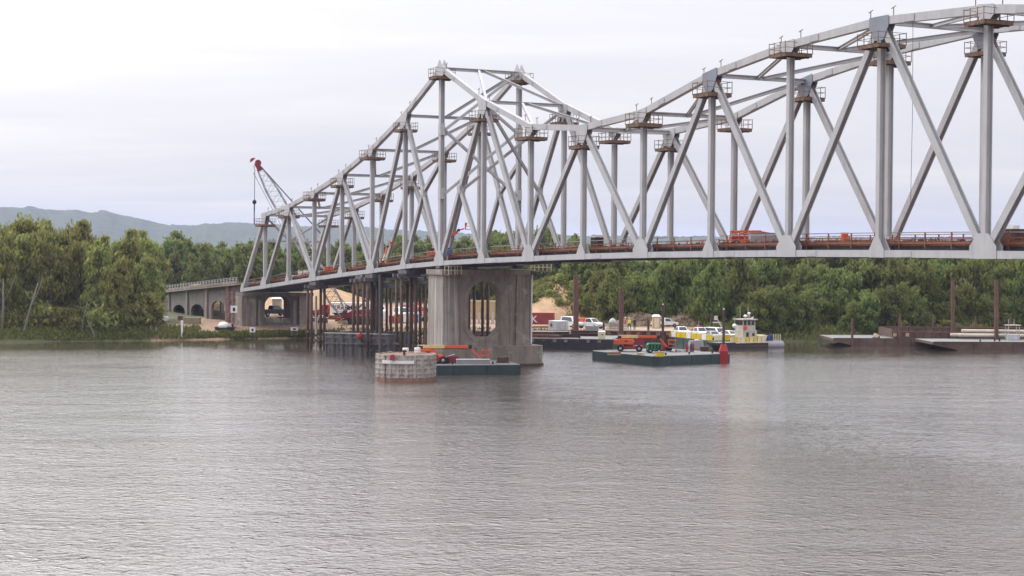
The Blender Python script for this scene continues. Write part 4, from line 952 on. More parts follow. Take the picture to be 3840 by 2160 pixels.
for a, h_ in ((3.2, 1.7), (4.5, 1.8)): MB().beam(T(a, 1.9, 4.1), T(a, 1.9, 4.1+h_), .05, .05).build('antenna', 'grey_light', tb)
MB().beam(T(4.9, 1.8, 2.5), T(5.8, 1.8, 2.5), .08, .08).build('boat_boom', 'grey_light', tb)
MB().hexa([T(a, b, .9) for a, b in ((5.3,.5),(6.5,.5),(6.5,2.5),(5.3,2.5))]+[T(a, b, 1.8) for a, b in ((5.3,.5),(6.9,.5),(6.9,2.5),(5.3,2.5))]).build('stern_bulwark', 'cream', tb)
rg = MB().lathe(T(3.2, .46, 2.9), [(.18,-.05),(.30,-.05),(.30,.05),(.18,.05)], 16, Matrix.Rotation(tang, 3, 'Z') @ Matrix.Rotation(math.pi/2, 3, 'X')).build('life_ring', 'orange', None); tag(rg, 'orange life ring hung on the towboat pilothouse', 'life ring')
fl = thing('stern_flag', 'small white and red flag flying at the towboat stern', 'flag', T(4.80, 2.4, 2.8))
MB().beam(T(4.90, 2.4, 2.8), T(5.30, 2.4, 4.5), .05, .05).build('pole', 'grey_light', fl)
MB().add([T(5.10,2.4,3.75),T(5.55,2.35,3.7),T(5.85,2.5,4.45),T(5.30,2.4,4.2)]+[p+Vector((.03,.04,0)) for p in (T(5.10,2.4,3.75),T(5.55,2.35,3.7),T(5.85,2.5,4.45),T(5.30,2.4,4.2))], [(0,1,2,3),(7,6,5,4),(0,4,5,1),(1,5,6,2),(2,6,7,3),(3,7,4,0)]).build('cloth', 'white', fl)
MB().add([T(5.10,2.42,3.35),T(5.50,2.36,3.3),T(5.55,2.35,3.66),T(5.10,2.4,3.70)]+[p+Vector((.03,.04,0)) for p in (T(5.10,2.42,3.35),T(5.50,2.36,3.3),T(5.55,2.35,3.66),T(5.10,2.4,3.70))], [(0,1,2,3),(7,6,5,4),(0,4,5,1),(1,5,6,2),(2,6,7,3),(3,7,4,0)]).build('cloth_stripe', 'flag_red', fl)
po = thing('stern_float', 'grey rounded float with blue drums moored behind the towboat', 'float', T(7.80, 2, 0))
MB().tube([T(6.70, 1.2, .35), T(6.90, 1.2, .35), T(9.80, 1.2, .35), T(10.00, 1.2, .35)], [.35, .62, .62, .35], 14).build('pontoon', 'grey_box', po, smooth=True)
MB().box(T(8.20, 1.8, .95), (3.2, 1.6, .1), tang).build('deck', 'barge_deck', po)
for k in range(5): MB().box(T(8.3+k*.3, 1.1, 1.45), (.07, .07, .95), tang).build('rail_post', 'cream', po)
for k in range(3): tag(MB().lathe(T(7.2+k*.55, 1.6, 1.0), [(.27,0),(.28,.05),(.28,.72),(.26,.78)], 12).build('blue_drum', 'denim' if k != 1 else 'blue'), f'blue drum on the float behind the towboat, {ordn(k+1)} from the towboat', 'drum', 'drums on the stern float')
q = PZ(1787, 838, 1.7)
gt = thing('ramp_gantry', 'white lamp gantry with two arms rising above the ferry vehicles', 'gantry', (q.x, 247, 1.0))
g0 = PY(1790, 800, 247)
MB().beam((g0.x, 247, 1.0), (g0.x, 247, g0.z+.6), .3, .3).build('post', 'rust_dark', gt)
for yy in (811, 829):
    p = PY(1787, yy, 247); MB().beam(p, p+Vector((1.5, 0, 0)), .14, .14).build('arm', 'white', gt)
MB().beam(PY(1803, 800, 247), PY(1816, 824, 247), .18, .18).build('brace', 'grey_light', gt); MB().box(PY(1801, 800, 247), (.5, .4, .6)).build('lamp_box', 'cream', gt); MB().box(PY(1812, 829, 247), (.9, .5, .35)).build('counterweight', 'pink', gt)
for x, y, Y, mt, lb in ((1757, 823, 248, 'red', 'red ball signal on a stick above the ferry vehicles'), (1848, 820, 244, 'white', 'white ball signal on a stick left of the pilothouse')):
    p = PY(x, y, Y); o = thing('signal_ball', lb, 'signal', (p.x, Y, 1.0)); MB().beam((p.x, Y, .9), (p.x, Y, p.z+.9), .06, .06).build('stick', 'grey_light', o)
    MB().lathe(p-Vector((0,0,.35)), [(.03,0),(.26,.12),(.36,.35),(.26,.58),(.03,.7)], 14).build('ball', mt, o, smooth=True)

# ---------------------------------------------------------------- right hand barges
hp, c, u, v = barge('rusty open hopper barge with ribbed coaming moored along the right bank', (46.6, 241.6), (1, .015), 34, 10.5, -.6, 1.08, 'barge_rust', 'barge_deck', rake=5.6, name='hopper_barge', seams=9)
for yy, zt_ in ((1.0, 2.0), (9.4, 2.35)):
    MB().box(c+u*21.5+v*yy+Vector((0,0,(1.1+zt_)/2)), (25, .12, zt_-1.1), .015).build('coaming', 'barge_rust', hp)
    for k in range(20):
        MB().box(c+u*(9.6+k*1.26)+v*(yy-.14)+Vector((0,0,(1.1+zt_)/2)), (.12, .16, zt_-1.12), .015).build('coaming_rib', 'rust_dark', hp)
    MB().box(c+u*21.5+v*yy+Vector((0,0,zt_+.04)), (25.1, .3, .09), .015).build('coaming_rail', 'rust', hp)
MB().box(c+u*8.9+v*5.2+Vector((0,0,1.85)), (.12, 8.5, 1.2), .015).build('coaming', 'barge_rust', hp)
for k, (a, mt) in enumerate(((9.2, 'tan_box'), (11.0, 'tan_box'))): MB().box(c+u*a+v*.80+Vector((0,0,1.65)), (.5, .06, .5), .015).build('hatch', mt, hp)
o = thing('mooring_winch', 'pale yellow winch on the bow deck of the rusty hopper barge', 'winch', c+u*6.5+v*2+Vector((0,0,1.11)))
MB().lathe(c+u*6.6+v*1.6+Vector((0,0,1.48)), [(.3,-.5),(.3,-.42),(.15,-.4),(.15,.4),(.3,.42),(.3,.5)], 12, Matrix.Rotation(math.pi/2, 3, 'X')).build('drum', 'cream', o); MB().box(c+u*6.6+v*1.6+Vector((0,0,1.16)), (.9, 1.3, .12)).build('base', 'rust_dark', o)
db, c, u, v = barge('pale deck barge with raked bow and pale pipes at the right edge', (58.8, 232.6), (1, .03), 34, 11, -.6, 1.12, 'barge_rust', 'barge_deck', rake=6.5, seams=6)
for k in range(14): MB().box(c+u*(.4+k*.45)-v*.06+Vector((0,0,1.02)), (.16, .16, .3), .03).build('bumper', 'rust_dark', db)
for k, (y, z, a, l) in enumerate(((7.6, 1.75, 6, 20), (8.5, 1.75, 5, 21), (8.05, 2.35, 6.5, 19))):
    tag(MB().tube([c+u*a+v*y+Vector((0,0,z)), c+u*(a+l)+v*y+Vector((0,0,z-.12))], .25, 14).build('pale_pipe', 'panel_pale', None, smooth=True), ('pale pipe at the front of the stack on the pale deck barge', 'pale pipe at the back of the stack on the pale deck barge', 'pale pipe on top of the stack on the pale deck barge')[k], 'pipe', 'pale pipes on the deck barge')
q = c+u*13.2+v*6.0
wf = thing('control_shelter', 'white open frame shelter beside the spud on the pale deck barge', 'shelter', q+Vector((0,0,1.15)))
for a in (-.8, .8):
    for b in (-.6, .6): MB().box(q+u*a+v*b+Vector((0,0,2.3)), (.10, .10, 1.95)).build('post', 'grey_light', wf)
MB().box(q+Vector((0,0,3.3)), (2.1, 1.6, .1)).build('roof', 'panel_pale', wf); MB().box(q+Vector((0,0,1.55)), (1.5, 1.2, .8)).build('console', 'grey_light', wf)
for a in (-.6, .2): MB().beam(q+u*a+Vector((0,0,3.3)), q+u*a+Vector((0,0,4.2)), .05, .05).build('antenna', 'grey_light', wf)
for k in range(2): tag(MB().lathe(c+u*(9.5+k*.7)+v*2.5+Vector((0,0,1.14)), [(.2,0),(.12,.08),(.12,.4),(.2,.48)], 10).build('mooring_bollard', 'black'), ('left', 'right')[k]+' one of two black bollards on the open deck of the pale barge', 'bollard', 'bollards on the deck barge')
# ---------------------------------------------------------------- crawler crane
CY = 266.0
cr = thing('crawler_crane', 'red crawler crane with tall lattice boom behind the cofferdam', 'crane', (-24.0, CY, 2.0))
foot = PY(869, 803, CY); tip = PY(653, 424, CY)
hx0, hx1 = PY(876, 790, CY).x, PY(948, 790, CY).x
zb = 1.75
for y in (-1.7, 1.7):
    t_ = MB().prism([(-2.9,.3),(-2.6,.02),(2.6,.02),(2.9,.3),(2.9,.55),(2.6,.8),(-2.6,.8),(-2.9,.55)], lambda a, b, k: Vector((-24.2+a, CY+y-.35+k, zb+b)), 0, .7).build('track', 'black', cr)
    for k in range(5): MB().lathe((-24.2-2.1+k*1.05, CY+y-.38 if y < 0 else CY+y+.38, zb+.38), [(.05,-.05),(.28,-.05),(.28,.05),(.05,.05)], 12, Mx).build('road_wheel', 'rust_dark', t_)
MB().box((-24.2, CY, zb+.62), (3.0, 3.0, .5)).build('car_body', 'black', cr)
hs_ = MB().prism([(hx0, zb+.9), (hx1, zb+.9), (hx1, zb+1.9), (hx1-.5, zb+2.25), (hx0+.9, zb+2.25), (hx0, zb+1.7)], lambda a, b, k: Vector((a, CY-1.4+k, b)), 0, 2.8).build('house', 'crane_red', cr)
MB().box(((hx0+hx1)/2+.2, CY-1.42, zb+1.4), ((hx1-hx0)*.78, .04, .18)).build('stripe', 'stripe_orange', hs_)
MB().box((hx1+.4, CY, zb+1.35), (.8, 2.6, .9)).build('counterweight', 'black', cr)
cb_ = MB().prism([(hx0-.9, zb+.9), (hx0-.05, zb+.9), (hx0-.05, zb+2.2), (hx0-.6, zb+2.2), (hx0-.9, zb+1.7)], lambda a, b, k: Vector((a, CY-1.5+k, b)), 0, 1.0).build('cab', 'crane_red', cr)
MB().box((hx0-.4, CY-1.52, zb+1.8), (.5, .04, .5)).build('window', 'window', cb_)
ax = (tip-foot).normalized(); LB = (tip-foot).length; up = Vector((-ax.z, 0, ax.x)); 
def bsec(k):
    w = .28+.62*min(1, k/.12) if k < .12 else (.9 if k < .86 else .9-.5*(k-.86)/.14)
    c_ = foot+ax*LB*k; return [c_+up*(i*w)+Vector((0, j*w*.8, 0)) for i, j in ((-1,-1),(1,-1),(1,1),(-1,1))]
KS = 30; secs = [bsec(k/KS) for k in range(KS+1)]
for q in range(4): MB().tube([s_[q] for s_ in secs], .085, 6).build('boom_chord', 'grey_box', cr)
for k in range(KS):
    m = MB()
    for q in range(4):
        a, b = secs[k][q], secs[k+1][(q+1) % 4] 
        if k % 2: a, b = secs[k][(q+1) % 4], secs[k+1][q]
        m.beam(a, b, .06, .06)
    m.build('boom_lacing', 'rust' if k < 6 else 'grey_light', cr)
hd = MB().box(tip+ax*.3, (.75, .8, 1.3), M=Matrix((( -ax.z, 0, ax.x), (0, 1, 0), (ax.x, 0, ax.z))).transposed()).build('boom_head', 'crane_red', cr)
MB().lathe(tip+ax*.9-up*.25, [(.1,-.12),(.5,-.12),(.5,.12),(.1,.12)], 14, Mx).build('sheave', 'crane_red', hd)
mast = Vector((hx1-.6, CY, zb+5.0)); back = Vector((hx1, CY, zb+2.2))
for y in (-.8, .8):
    MB().beam(Vector((hx0+1.4, CY+y, zb+2.2)), mast+Vector((0,y,0)), .16, .16).build('gantry_leg', 'cable', cr); MB().beam(back+Vector((0,y,0)), mast+Vector((0,y,0)), .16, .16).build('gantry_leg', 'cable', cr)
    MB().tube([mast+Vector((0,y,0)), tip+ax*.4+up*-.3+Vector((0,y*.5,0))], .05, 5).build('pendant', 'cable', cr)
    MB().tube([Vector((hx0+.4, CY+y*.4, zb+2.2)), foot+ax*LB*.55-up*-1.6, tip+up*1.2], .035, 5).build('hoist_rope', 'cable', cr)
hk = PY(641, 420, CY); hb_ = PY(640, 505, CY); he = PY(639, 565, CY)
MB().tube([tip+ax*.9+up*.55, Vector((hk.x, CY, hk.z-.6)), hb_], .05, 5).build('load_line', 'cable', cr)
MB().lathe(hb_-Vector((0,0,.3)), [(.05,-.3),(.3,-.1),(.34,.2),(.1,.5)], 12).build('headache_ball', 'black', cr, smooth=True); MB().tube([hb_-Vector((0,0,.3)), he], [.11,.06], 6).build('sling', 'cable', cr)
fp = PY(634, 404, CY)
cf = thing('boom_flag', 'small flag flying at the tip of the crane boom', 'flag', tip+ax*1.2)
MB().beam(tip+ax*1.0, Vector((fp.x+.35, CY, fp.z-.5)), .05, .05).build('pole', 'grey_light', cf)
MB().add([(fp.x-.4,CY,fp.z-.35),(fp.x+.1,CY-.1,fp.z-.1),(fp.x+.55,CY,fp.z+.35),(fp.x+.1,CY+.1,fp.z+.45),(fp.x-.4,CY+.04,fp.z-.3),(fp.x+.1,CY-.06,fp.z-.05),(fp.x+.55,CY+.04,fp.z+.4),(fp.x+.1,CY+.14,fp.z+.5)], [(0,1,2,3),(7,6,5,4),(0,4,5,1),(1,5,6,2),(2,6,7,3),(3,7,4,0)]).build('cloth', 'flag_red', cf)
MB().add([(fp.x-.42,CY-.03,fp.z-.12),(fp.x-.1,CY-.1,fp.z+.05),(fp.x+.1,CY-.05,fp.z+.42),(fp.x-.2,CY,fp.z+.3),(fp.x-.42,CY+.02,fp.z-.1),(fp.x-.1,CY-.05,fp.z+.07),(fp.x+.1,CY,fp.z+.44),(fp.x-.2,CY+.05,fp.z+.32)], [(0,1,2,3),(7,6,5,4),(0,4,5,1),(1,5,6,2),(2,6,7,3),(3,7,4,0)]).build('canton', 'denim', cf)

# ---------------------------------------------------------------- yard behind the piers
tl = thing('semi_trailer', 'long white box trailer with black lettering parked behind the crane', 'trailer', (PZ(882, 794, 1.95).x, 285, 1.95))
x0, x1 = PY(831, 780, 285).x, PY(935, 780, 285).x
zt1, zb1 = PY(880, 764, 285).z, PY(880, 795, 285).z+.1
MB().box(((x0+x1)/2, 286.2, (zt1+zb1)/2+.25), (x1-x0, 2.5, zt1-zb1-.4)).build('box_body', 'white', tl)
MB().box(((x0+x1)/2, 286.2, zt1+.08), (x1-x0+.1, 2.6, .1)).build('roof', 'white', tl)
for k in range(3): MB().box((x1-1.0-k*1.5, 284.93, zt1-.75), (.6, .04, .6)).build('window', 'window', tl)
for x in (x0+1.1, x0+2.1, x1-1.0):
    for y in (285.2, 287.2): MB().lathe((x, y, zb1+.1), [(.1,-.15),(.45,-.15),(.45,.15),(.1,.15)], 12, Mx).build('wheel', 'tyre', tl)
MB().box(((x0+x1)/2, 286.2, zb1+.3), (x1-x0-.6, 1.2, .15)).build('frame', 'black', tl)
letters('KRAEMER', (x0+.45, 284.93, zt1-1.0), 1.05, 0, 'lettering', tl)
tr = thing('truck_tractor', 'red truck tractor coupled at the left of the white trailer', 'truck', (x0-1.5, 286, 1.95))
MB().prism([(x0-3.1,2.3),(x0-.3,2.3),(x0-.3,4.1),(x0-1.4,4.1),(x0-1.7,3.3),(x0-3.1,3.1)], lambda a, b, k: Vector((a, 285.2+k, b)), 0, 2.1).build('cab', 'red', tr)
for x in (x0-2.5, x0-.8): MB().lathe((x, 285.2, 2.35), [(.1,-.15),(.45,-.15),(.45,.15),(.1,.15)], 12, Mx).build('wheel', 'tyre', tr)
MB().box((x0-.9, 285.18, 3.6), (.7, .05, .6)).build('window', 'window', tr)
q = PY(1515, 800, 278)
for k, (x, Y, kd, mt, lb, ct) in enumerate(((1032, 281, 'pickup', 'white', 'white pickup truck parked between the last bent and the river pier', 'pickup truck'), (1010, 279, 'van', 'white', 'white van seen between the bent piles left of the river pier', 'van'),
        (1046, 290, 'pickup', 'red', 'red pickup truck behind the bent left of the river pier', 'pickup truck'), (1063, 286, 'pickup', 'red', 'dark red pickup truck next to the river pier in the yard', 'pickup truck'), (1024, 295, 'van', 'red', 'red van at the back of the yard behind the bents', 'van'),
        (955, 292, 'pickup', 'white', 'white pickup truck behind the crane seen through the bents', 'pickup truck'))):
    p = PY(x, 800, Y); vv = vehicle(kd, (p.x, Y, 2.05), -1.25 if k % 2 else -1.9, mt, lb, ct, 'vehicles parked in the yard'); vv.scale = (.9,)*3
# tracked excavator
q = PY(1082, 800, 272)
ex = thing('excavator', 'orange yellow excavator just left of the river pier', 'excavator', (q.x, 272, 1.95))
for y in (-.8, .8): MB().prism([(-1.4,.3),(-1.2,0),(1.2,0),(1.4,.3),(1.2,.7),(-1.2,.7)], lambda a, b, k: Vector((q.x+a, 272+y-.25+k, 1.95+b)), 0, .5).build('track', 'black', ex)
MB().box((q.x+.2, 272, 3.2), (2.0, 1.7, .9)).build('house', 'orange', ex); cbx = MB().box((q.x-.5, 271.4, 3.6), (.9, .8, 1.2)).build('cab', 'yellow', ex); MB().box((q.x-.5, 270.98, 3.75), (.7, .04, .7)).build('window', 'window', cbx)
MB().beam((q.x-.7, 272.3, 3.4), (q.x-2.2, 272.3, 5.0), .3, .35).build('boom', 'orange', ex); MB().beam((q.x-2.2, 272.3, 5.0), (q.x-3.0, 272.3, 3.2), .24, .28).build('stick', 'orange', ex); MB().box((q.x-3.1, 272.3, 2.9), (.6, .7, .6)).build('bucket', 'black', ex)
# lattice sections on a rack
for k, x in enumerate((1000, 1028, 1050)):
    a = PY(x, 790, 300); o = thing('lattice_section', f'pale steel lattice section stacked in the yard, {ordn(k+1)} from left behind the bents', 'lattice', (a.x, 300, 2.2), 0, 'lattice sections in the yard')
    z0_ = PY(x, 771, 300).z
    for dy in (0, 1.0):
        for dz in (0, 1.1): MB().beam((a.x-.6, 300+dy, z0_-.8+dz), (a.x+1.1, 300+dy, z0_-.8+dz), .1, .1).build('chord', 'grey_light', o)
        for h_ in (0, .55, 1.1): MB().beam((a.x-.6+h_, 300+dy, z0_-.8), (a.x-.05+h_, 300+dy, z0_+.3), .07, .07).build('lacing', 'white', o)
    MB().box((a.x+.2, 300.5, (2.2+z0_-.8)/2), (.3, .9, z0_-.8-2.2)).build('stand', 'rust_dark', o)
# seen through the arch of the river pier
container((PY(1215, 770, 282).x, 282, 2.05), (4.8, 2.4, 3.9-1.0), .05, 'tan_box', 'tan container seen through the arch of the river pier', doors=False)
for k in range(6):
    p = PY(1182+k*11.5, 800, 268)
    o = tag(MB().box((p.x, 268, 2.75), (.44, .25, 1.6)).box((p.x, 268.1, 2.0), (.5, .5, .25)).build('concrete_block', 'panel_pale'), f'pale upright concrete block behind the river pier arch, {ordn(k+1)} from left', 'block', 'pale blocks behind the arch')
# through the arch of the shore pier and beneath the approach
for k in range(4):
    p = PY(664+k*16.2, 812, 262)
    bm_ = MB().prism([(-.38,0),(.38,0),(.30,.25),(.14,.4),(.12,1.05),(-.12,1.05),(-.14,.4),(-.30,.25)], lambda a, b, t_: Vector((p.x-.40+t_, 262+a, 1.7+b)), 0, .88)
    tag(bm_.build('concrete_barrier', 'panel_pale'), f'pale concrete barrier behind the shore pier arch, {ordn(k+1)} from left', 'barrier', 'barriers behind the shore pier')
p = PY(689, 795, 284); vehicle('pickup', (p.x, 284, 2.1), .6, 'black', 'black pickup truck seen through the shore pier arch', 'pickup truck', 'vehicles parked in the yard')
p = PY(697, 787, 290)
ls = thing('site_shelter', 'pale topped site shelter seen through the shore pier arch', 'shelter', (p.x, 290, 2.1)); MB().box((p.x, 290, 3.6), (1.5, 1.5, 2.6)).build('walls', 'panel_pale', ls); MB().hexa([(p.x-1.1,289,4.9),(p.x+1.1,289,4.9),(p.x+1.1,291,4.9),(p.x-1.1,291,4.9),(p.x-.6,289.5,5.3),(p.x+.6,289.5,5.3),(p.x+.6,290.5,5.3),(p.x-.6,290.5,5.3)]).build('roof', 'white', ls)
def notice(x0, y0, x1, y1, Y, label, zfoot):
    a, b = PY(x0, y0, Y), PY(x1, y1, Y); o = thing('notice_board', label, 'sign', ((a.x+b.x)/2, Y, zfoot), 0, 'white notice boards')
    MB().box(((a.x+b.x)/2, Y, (a.z+b.z)/2), (b.x-a.x, .08, a.z-b.z)).build('board', 'white', o); w = b.x-a.x
    MB().box(((a.x+b.x)/2+.02*w, Y-.05, (a.z+b.z)/2-.03), (w*.35, .03, (a.z-b.z)*.5)).build('dark_panel', 'black', o)
    for s_ in (-1, 1): MB().box(((a.x+b.x)/2+s_*w*.36, Y+.08, (b.z+zfoot)/2), (.08, .06, b.z-zfoot)).build('leg', 'rail_grey', o)
notice(580, 769, 597, 787, 252.5, 'white framed notice board high beside the left face of the shore pier', 1.2)
notice(628, 823, 642, 836, 249.5, 'small white notice board before the shore pier below the arch', .6)
notice(731, 823, 750, 832, 250.5, 'small white notice board at the right foot of the shore pier', .6)
p = PZ(458, 847, .4)
mk = thing('marker_post', 'white channel marker post on the left bank near the viaduct', 'post', (p.x, 246.8, .2)); a = PY(458, 806, 246.8)
MB().box((a.x, 246.8, (a.z+.2)/2), (.26, .26, a.z-.2)).build('post', 'white', mk); MB().box((a.x-.25, 246.7, a.z+.35), (.75, .08, .6)).build('board', 'rust_dark', mk)
a, b = PY(420, 812, 252), PY(437, 838, 252)
bp_ = thing('beige_screen', 'beige panel screen standing left of the marker post', 'screen', ((a.x+b.x)/2, 252, b.z)); MB().box(((a.x+b.x)/2, 252, (a.z+b.z)/2), (b.x-a.x, .12, a.z-b.z)).build('panel', 'tan_box', bp_)
for s_ in (-1, 1): MB().box(((a.x+b.x)/2+s_*.5, 252.1, b.z+.2), (.1, .1, 1.6)).build('post', 'rust_dark', bp_)
a, b = PY(465, 798, 262), PY(503, 818, 262)
ob_ = thing('flatbed_trailer', 'olive box on a red flatbed trailer under the approach viaduct', 'trailer', ((a.x+b.x)/2, 262, 1.6)); MB().box(((a.x+b.x)/2, 262, (a.z+b.z)/2), (b.x-a.x, 1.8, a.z-b.z)).build('box', 'olive_box', ob_); MB().box(((a.x+b.x)/2+.3, 262, b.z-.12), (b.x-a.x+.9, 1.9, .2)).build('flatbed', 'brick_red', ob_)
for x in (-.8, .2, 1.2):
    for y in (261.1, 262.9): MB().lathe(((a.x+b.x)/2+x, y, b.z-.5), [(.08,-.12),(.36,-.12),(.36,.12),(.08,.12)], 12, Mx).build('wheel', 'tyre', ob_)
p = PZ(552, 838, 1.0)
wb = thing('covered_boat', 'white covered work boat on the bank below the left viaduct arch', 'boat', (p.x, 252.5, .9))
MB().prism([(-1.5,.9),(-1.2,.15),(1.1,.15),(1.6,.9)], lambda a_, b_, t_: Vector((p.x+a_, 252+t_, .8+b_)), 0, 1.5).build('hull', 'black', wb)
MB().lathe((p.x-.2, 252.7, 1.6), [(.95,0),(.9,.4),(.65,.72),(.25,.88)], 14).build('cover', 'white', wb, smooth=True); MB().box((p.x+1.2, 252.6, 1.9), (.25, .3, .6)).build('outboard_motor', 'black', wb)
vehicle('pickup', (PY(380, 815, 262).x, 262, 1.75), .15, 'white', 'white pickup truck half hidden by trees under the viaduct', 'pickup truck', 'vehicles parked in the yard')
# red access stair beside the shore pier
a, b = PY(571, 722, 256), PY(585, 800, 256)
stt = thing('access_stair_tower', 'dark red scaffold stair tower between viaduct and shore pier', 'stair tower', (a.x, 256, 1.5))
for dx in (0, 1.1):
    for dy in (0, 1.3): MB().box((a.x+dx, 255.4+dy, (a.z+1.5)/2), (.09, .09, a.z-1.5)).build('leg', 'crane_red', stt)
z = 1.9; k = 0
while z < a.z-.9:
    MB().beam((a.x, 255.4+(k % 2)*1.3, z), (a.x+1.1, 255.4+(k % 2)*1.3, z+.95), .12, .1).build('stair_flight', 'brick_red', stt); MB().box((a.x+.55, 256.05, z+.97), (1.2, 1.4, .05)).build('landing', 'rust', stt); z += .98; k += 1
# sand and rubble heaps
def heap(name, label, cx_, cy_, rx, ry, h_, z0_, mat, seed, cat='heap', kind=None):
    r_ = random.Random(seed); m = MB(); nr, na = 16, 48; vs = []; rough = .10 if mat == 'sand' else .30
    ph = [r_.uniform(0, 6.28) for _ in range(4)]
    for i in range(nr+1):
        q_ = i/nr
        for k in range(na):
            a_ = 2*math.pi*k/na; w = 1+.10*math.sin(3*a_+ph[0])+.07*math.sin(5*a_+ph[1])
            z_ = h_*(1-q_**1.35)*(1+.16*math.sin(2*a_+ph[2])*q_+.08*math.sin(7*a_+ph[3])*q_) + r_.uniform(-rough, rough)*min(1, h_*.25)*(1 if 0 < i < nr else 0)
            vs.append((cx_+rx*q_*w*math.cos(a_), cy_+ry*q_*w*math.sin(a_), z0_+z_ - (.5 if i == nr else 0)))
    fs = [(i*na+k, i*na+(k+1) % na, (i+1)*na+(k+1) % na, (i+1)*na+k) for i in range(nr) for k in range(na)]
    m.add(vs, fs)
    if mat == 'brush_pile':                       # loose limbs sticking out of the heap
        for _ in range(420):
            q_ = math.sqrt(r_.random())*.95; a_ = r_.uniform(0, 6.28); p_ = Vector((cx_+rx*q_*math.cos(a_), cy_+ry*q_*math.sin(a_), z0_+h_*(1-q_**1.35)))
            e_ = Vector((r_.gauss(0, 1), r_.gauss(0, 1), abs(r_.gauss(0, .7)))).normalized()*r_.uniform(.3, .9)
            m.beam(p_-e_*.3, p_+e_*.7, r_.uniform(.05, .16), r_.uniform(.05, .14))
    o = m.build(name, mat, None, smooth=(mat == 'sand')); return tag(o, label, cat, None, kind)
p = PY(826, 790, 318); heap('sand_pile', 'tall tan sand pile behind the white trailer', p.x-1, 318, 13, 9, 4.6, 1.9, 'sand', 1, 'sand pile')
p = PY(760, 790, 325); heap('sand_pile', 'long tan sand pile behind the shore pier', p.x-4, 326, 15, 8, 4.2, 1.9, 'sand', 6, 'sand pile')
p = PY(545, 790, 312); heap('rubble_pile', 'bright rubble pile seen through the viaduct arch', p.x, 312, 8, 6, 5.0, 1.9, 'rubble', 2, 'rubble pile')
p = PY(492, 790, 319); heap('rubble_pile', 'smaller rubble pile left of the viaduct column', p.x, 319, 7, 6.5, 4.8, 1.9, 'rubble', 3, 'rubble pile')
p = PY(330, 790, 300); heap('rubble_pile', 'pale rubble pile glimpsed through the trees beyond the viaduct', p.x+3, 303, 5, 4.5, 5.0, 1.9, 'rubble', 5, 'rubble pile')
# vegetated stockpile right of the pier
def mound(label, pts, z0_, seed, name, mat, kind):
    pass
p = PY(1405, 780, 292); heap('earth_bank', 'weedy earth stockpile rising right behind the river pier', p.x, 292, 17, 14, 6.6, 1.9, 'sand', 14, 'earth bank')
p = PY(1610, 820, 264); heap('brush_pile', 'brown brush pile behind the dock, left of the two', p.x, 265.5, 6.6, 3.4, 2.0, 1.7, 'brush_pile', 8, 'brush pile')
p = PY(1730, 820, 264); heap('brush_pile', 'brown brush pile behind the ferry ramp, right of the two', p.x, 266, 4.8, 3.0, 1.9, 1.7, 'brush_pile', 9, 'brush pile')
# dock yard: vehicles, toilet, sign, barriers
p = PY(1440, 817, 254); vv = vehicle('van', (p.x, 254, 1.85), -1.0, 'white', 'white van between the grey container and the tall rusty pile', 'van', 'vehicles at the dock'); vv.scale = (.85, .85, .8)
p = PY(1486, 815, 252.5)
v_ = vehicle('pickup', (p.x, 252.5, 1.8), -.75, 'white', 'white truck with orange tool bed right of the tall rusty pile', 'pickup truck', 'vehicles at the dock')
v_.scale = (.82, .85, .85); MB().box((-1.75, 0, 1.45), (1.9, 1.9, .75)).build('tool_bed', 'orange', v_, True)
p = PY(1672, 812, 257); vv = vehicle('pickup', (p.x, 257, 1.9), .6, 'white', 'white pickup truck right of the portable toilet on the dock', 'pickup truck', 'vehicles at the dock'); vv.scale = (.8, .8, .75)
p = PY(1651, 822, 254)
pj = thing('portable_toilet', 'tan portable toilet with white domed roof on the dock', 'toilet', (p.x, 254, 1.88)); MB().box((p.x, 254, 2.75), (1.2, 1.2, 1.75)).build('cabin', 'tan_box', pj)
MB().hexa([(p.x-.68,253.32,3.62),(p.x+.68,253.32,3.62),(p.x+.68,254.68,3.62),(p.x-.68,254.68,3.62),(p.x-.4,253.6,3.95),(p.x+.4,253.6,3.95),(p.x+.4,254.4,3.95),(p.x-.4,254.4,3.95)]).build('roof', 'white', pj); MB().box((p.x, 253.38, 2.7), (.7, .05, 1.5)).build('door', 'cream', pj)
p = PY(1541, 815, 250)
sg = thing('dome_lamp', 'grey domed lamp on a post beside the sheet pile dock', 'lamp', (p.x, 250, 1.8)); MB().beam((p.x, 250, 1.7), (p.x, 250, 3.6), .14, .14).build('post', 'rust', sg); MB().lathe((p.x, 250, 2.7), [(.5,0),(.55,.25),(.4,.6),(.1,.8)], 14).build('dome', 'grey_light', sg, smooth=True)
for k in range(5):
    p = PY(1532+k*9.2, 828, 248.4); tag(MB().prism([(-.3,0),(.3,0),(.22,.3),(.1,.4),(.09,.85),(-.09,.85),(-.1,.4),(-.22,.3)], lambda a_, b_, t_: Vector((p.x-.48+t_, 248.6+a_, 1.86+b_)), 0, .98).build('concrete_barrier', 'panel_pale'), f'low concrete barrier along the dock edge, {ordn(k+1)} from left', 'barrier', 'barriers on the dock')

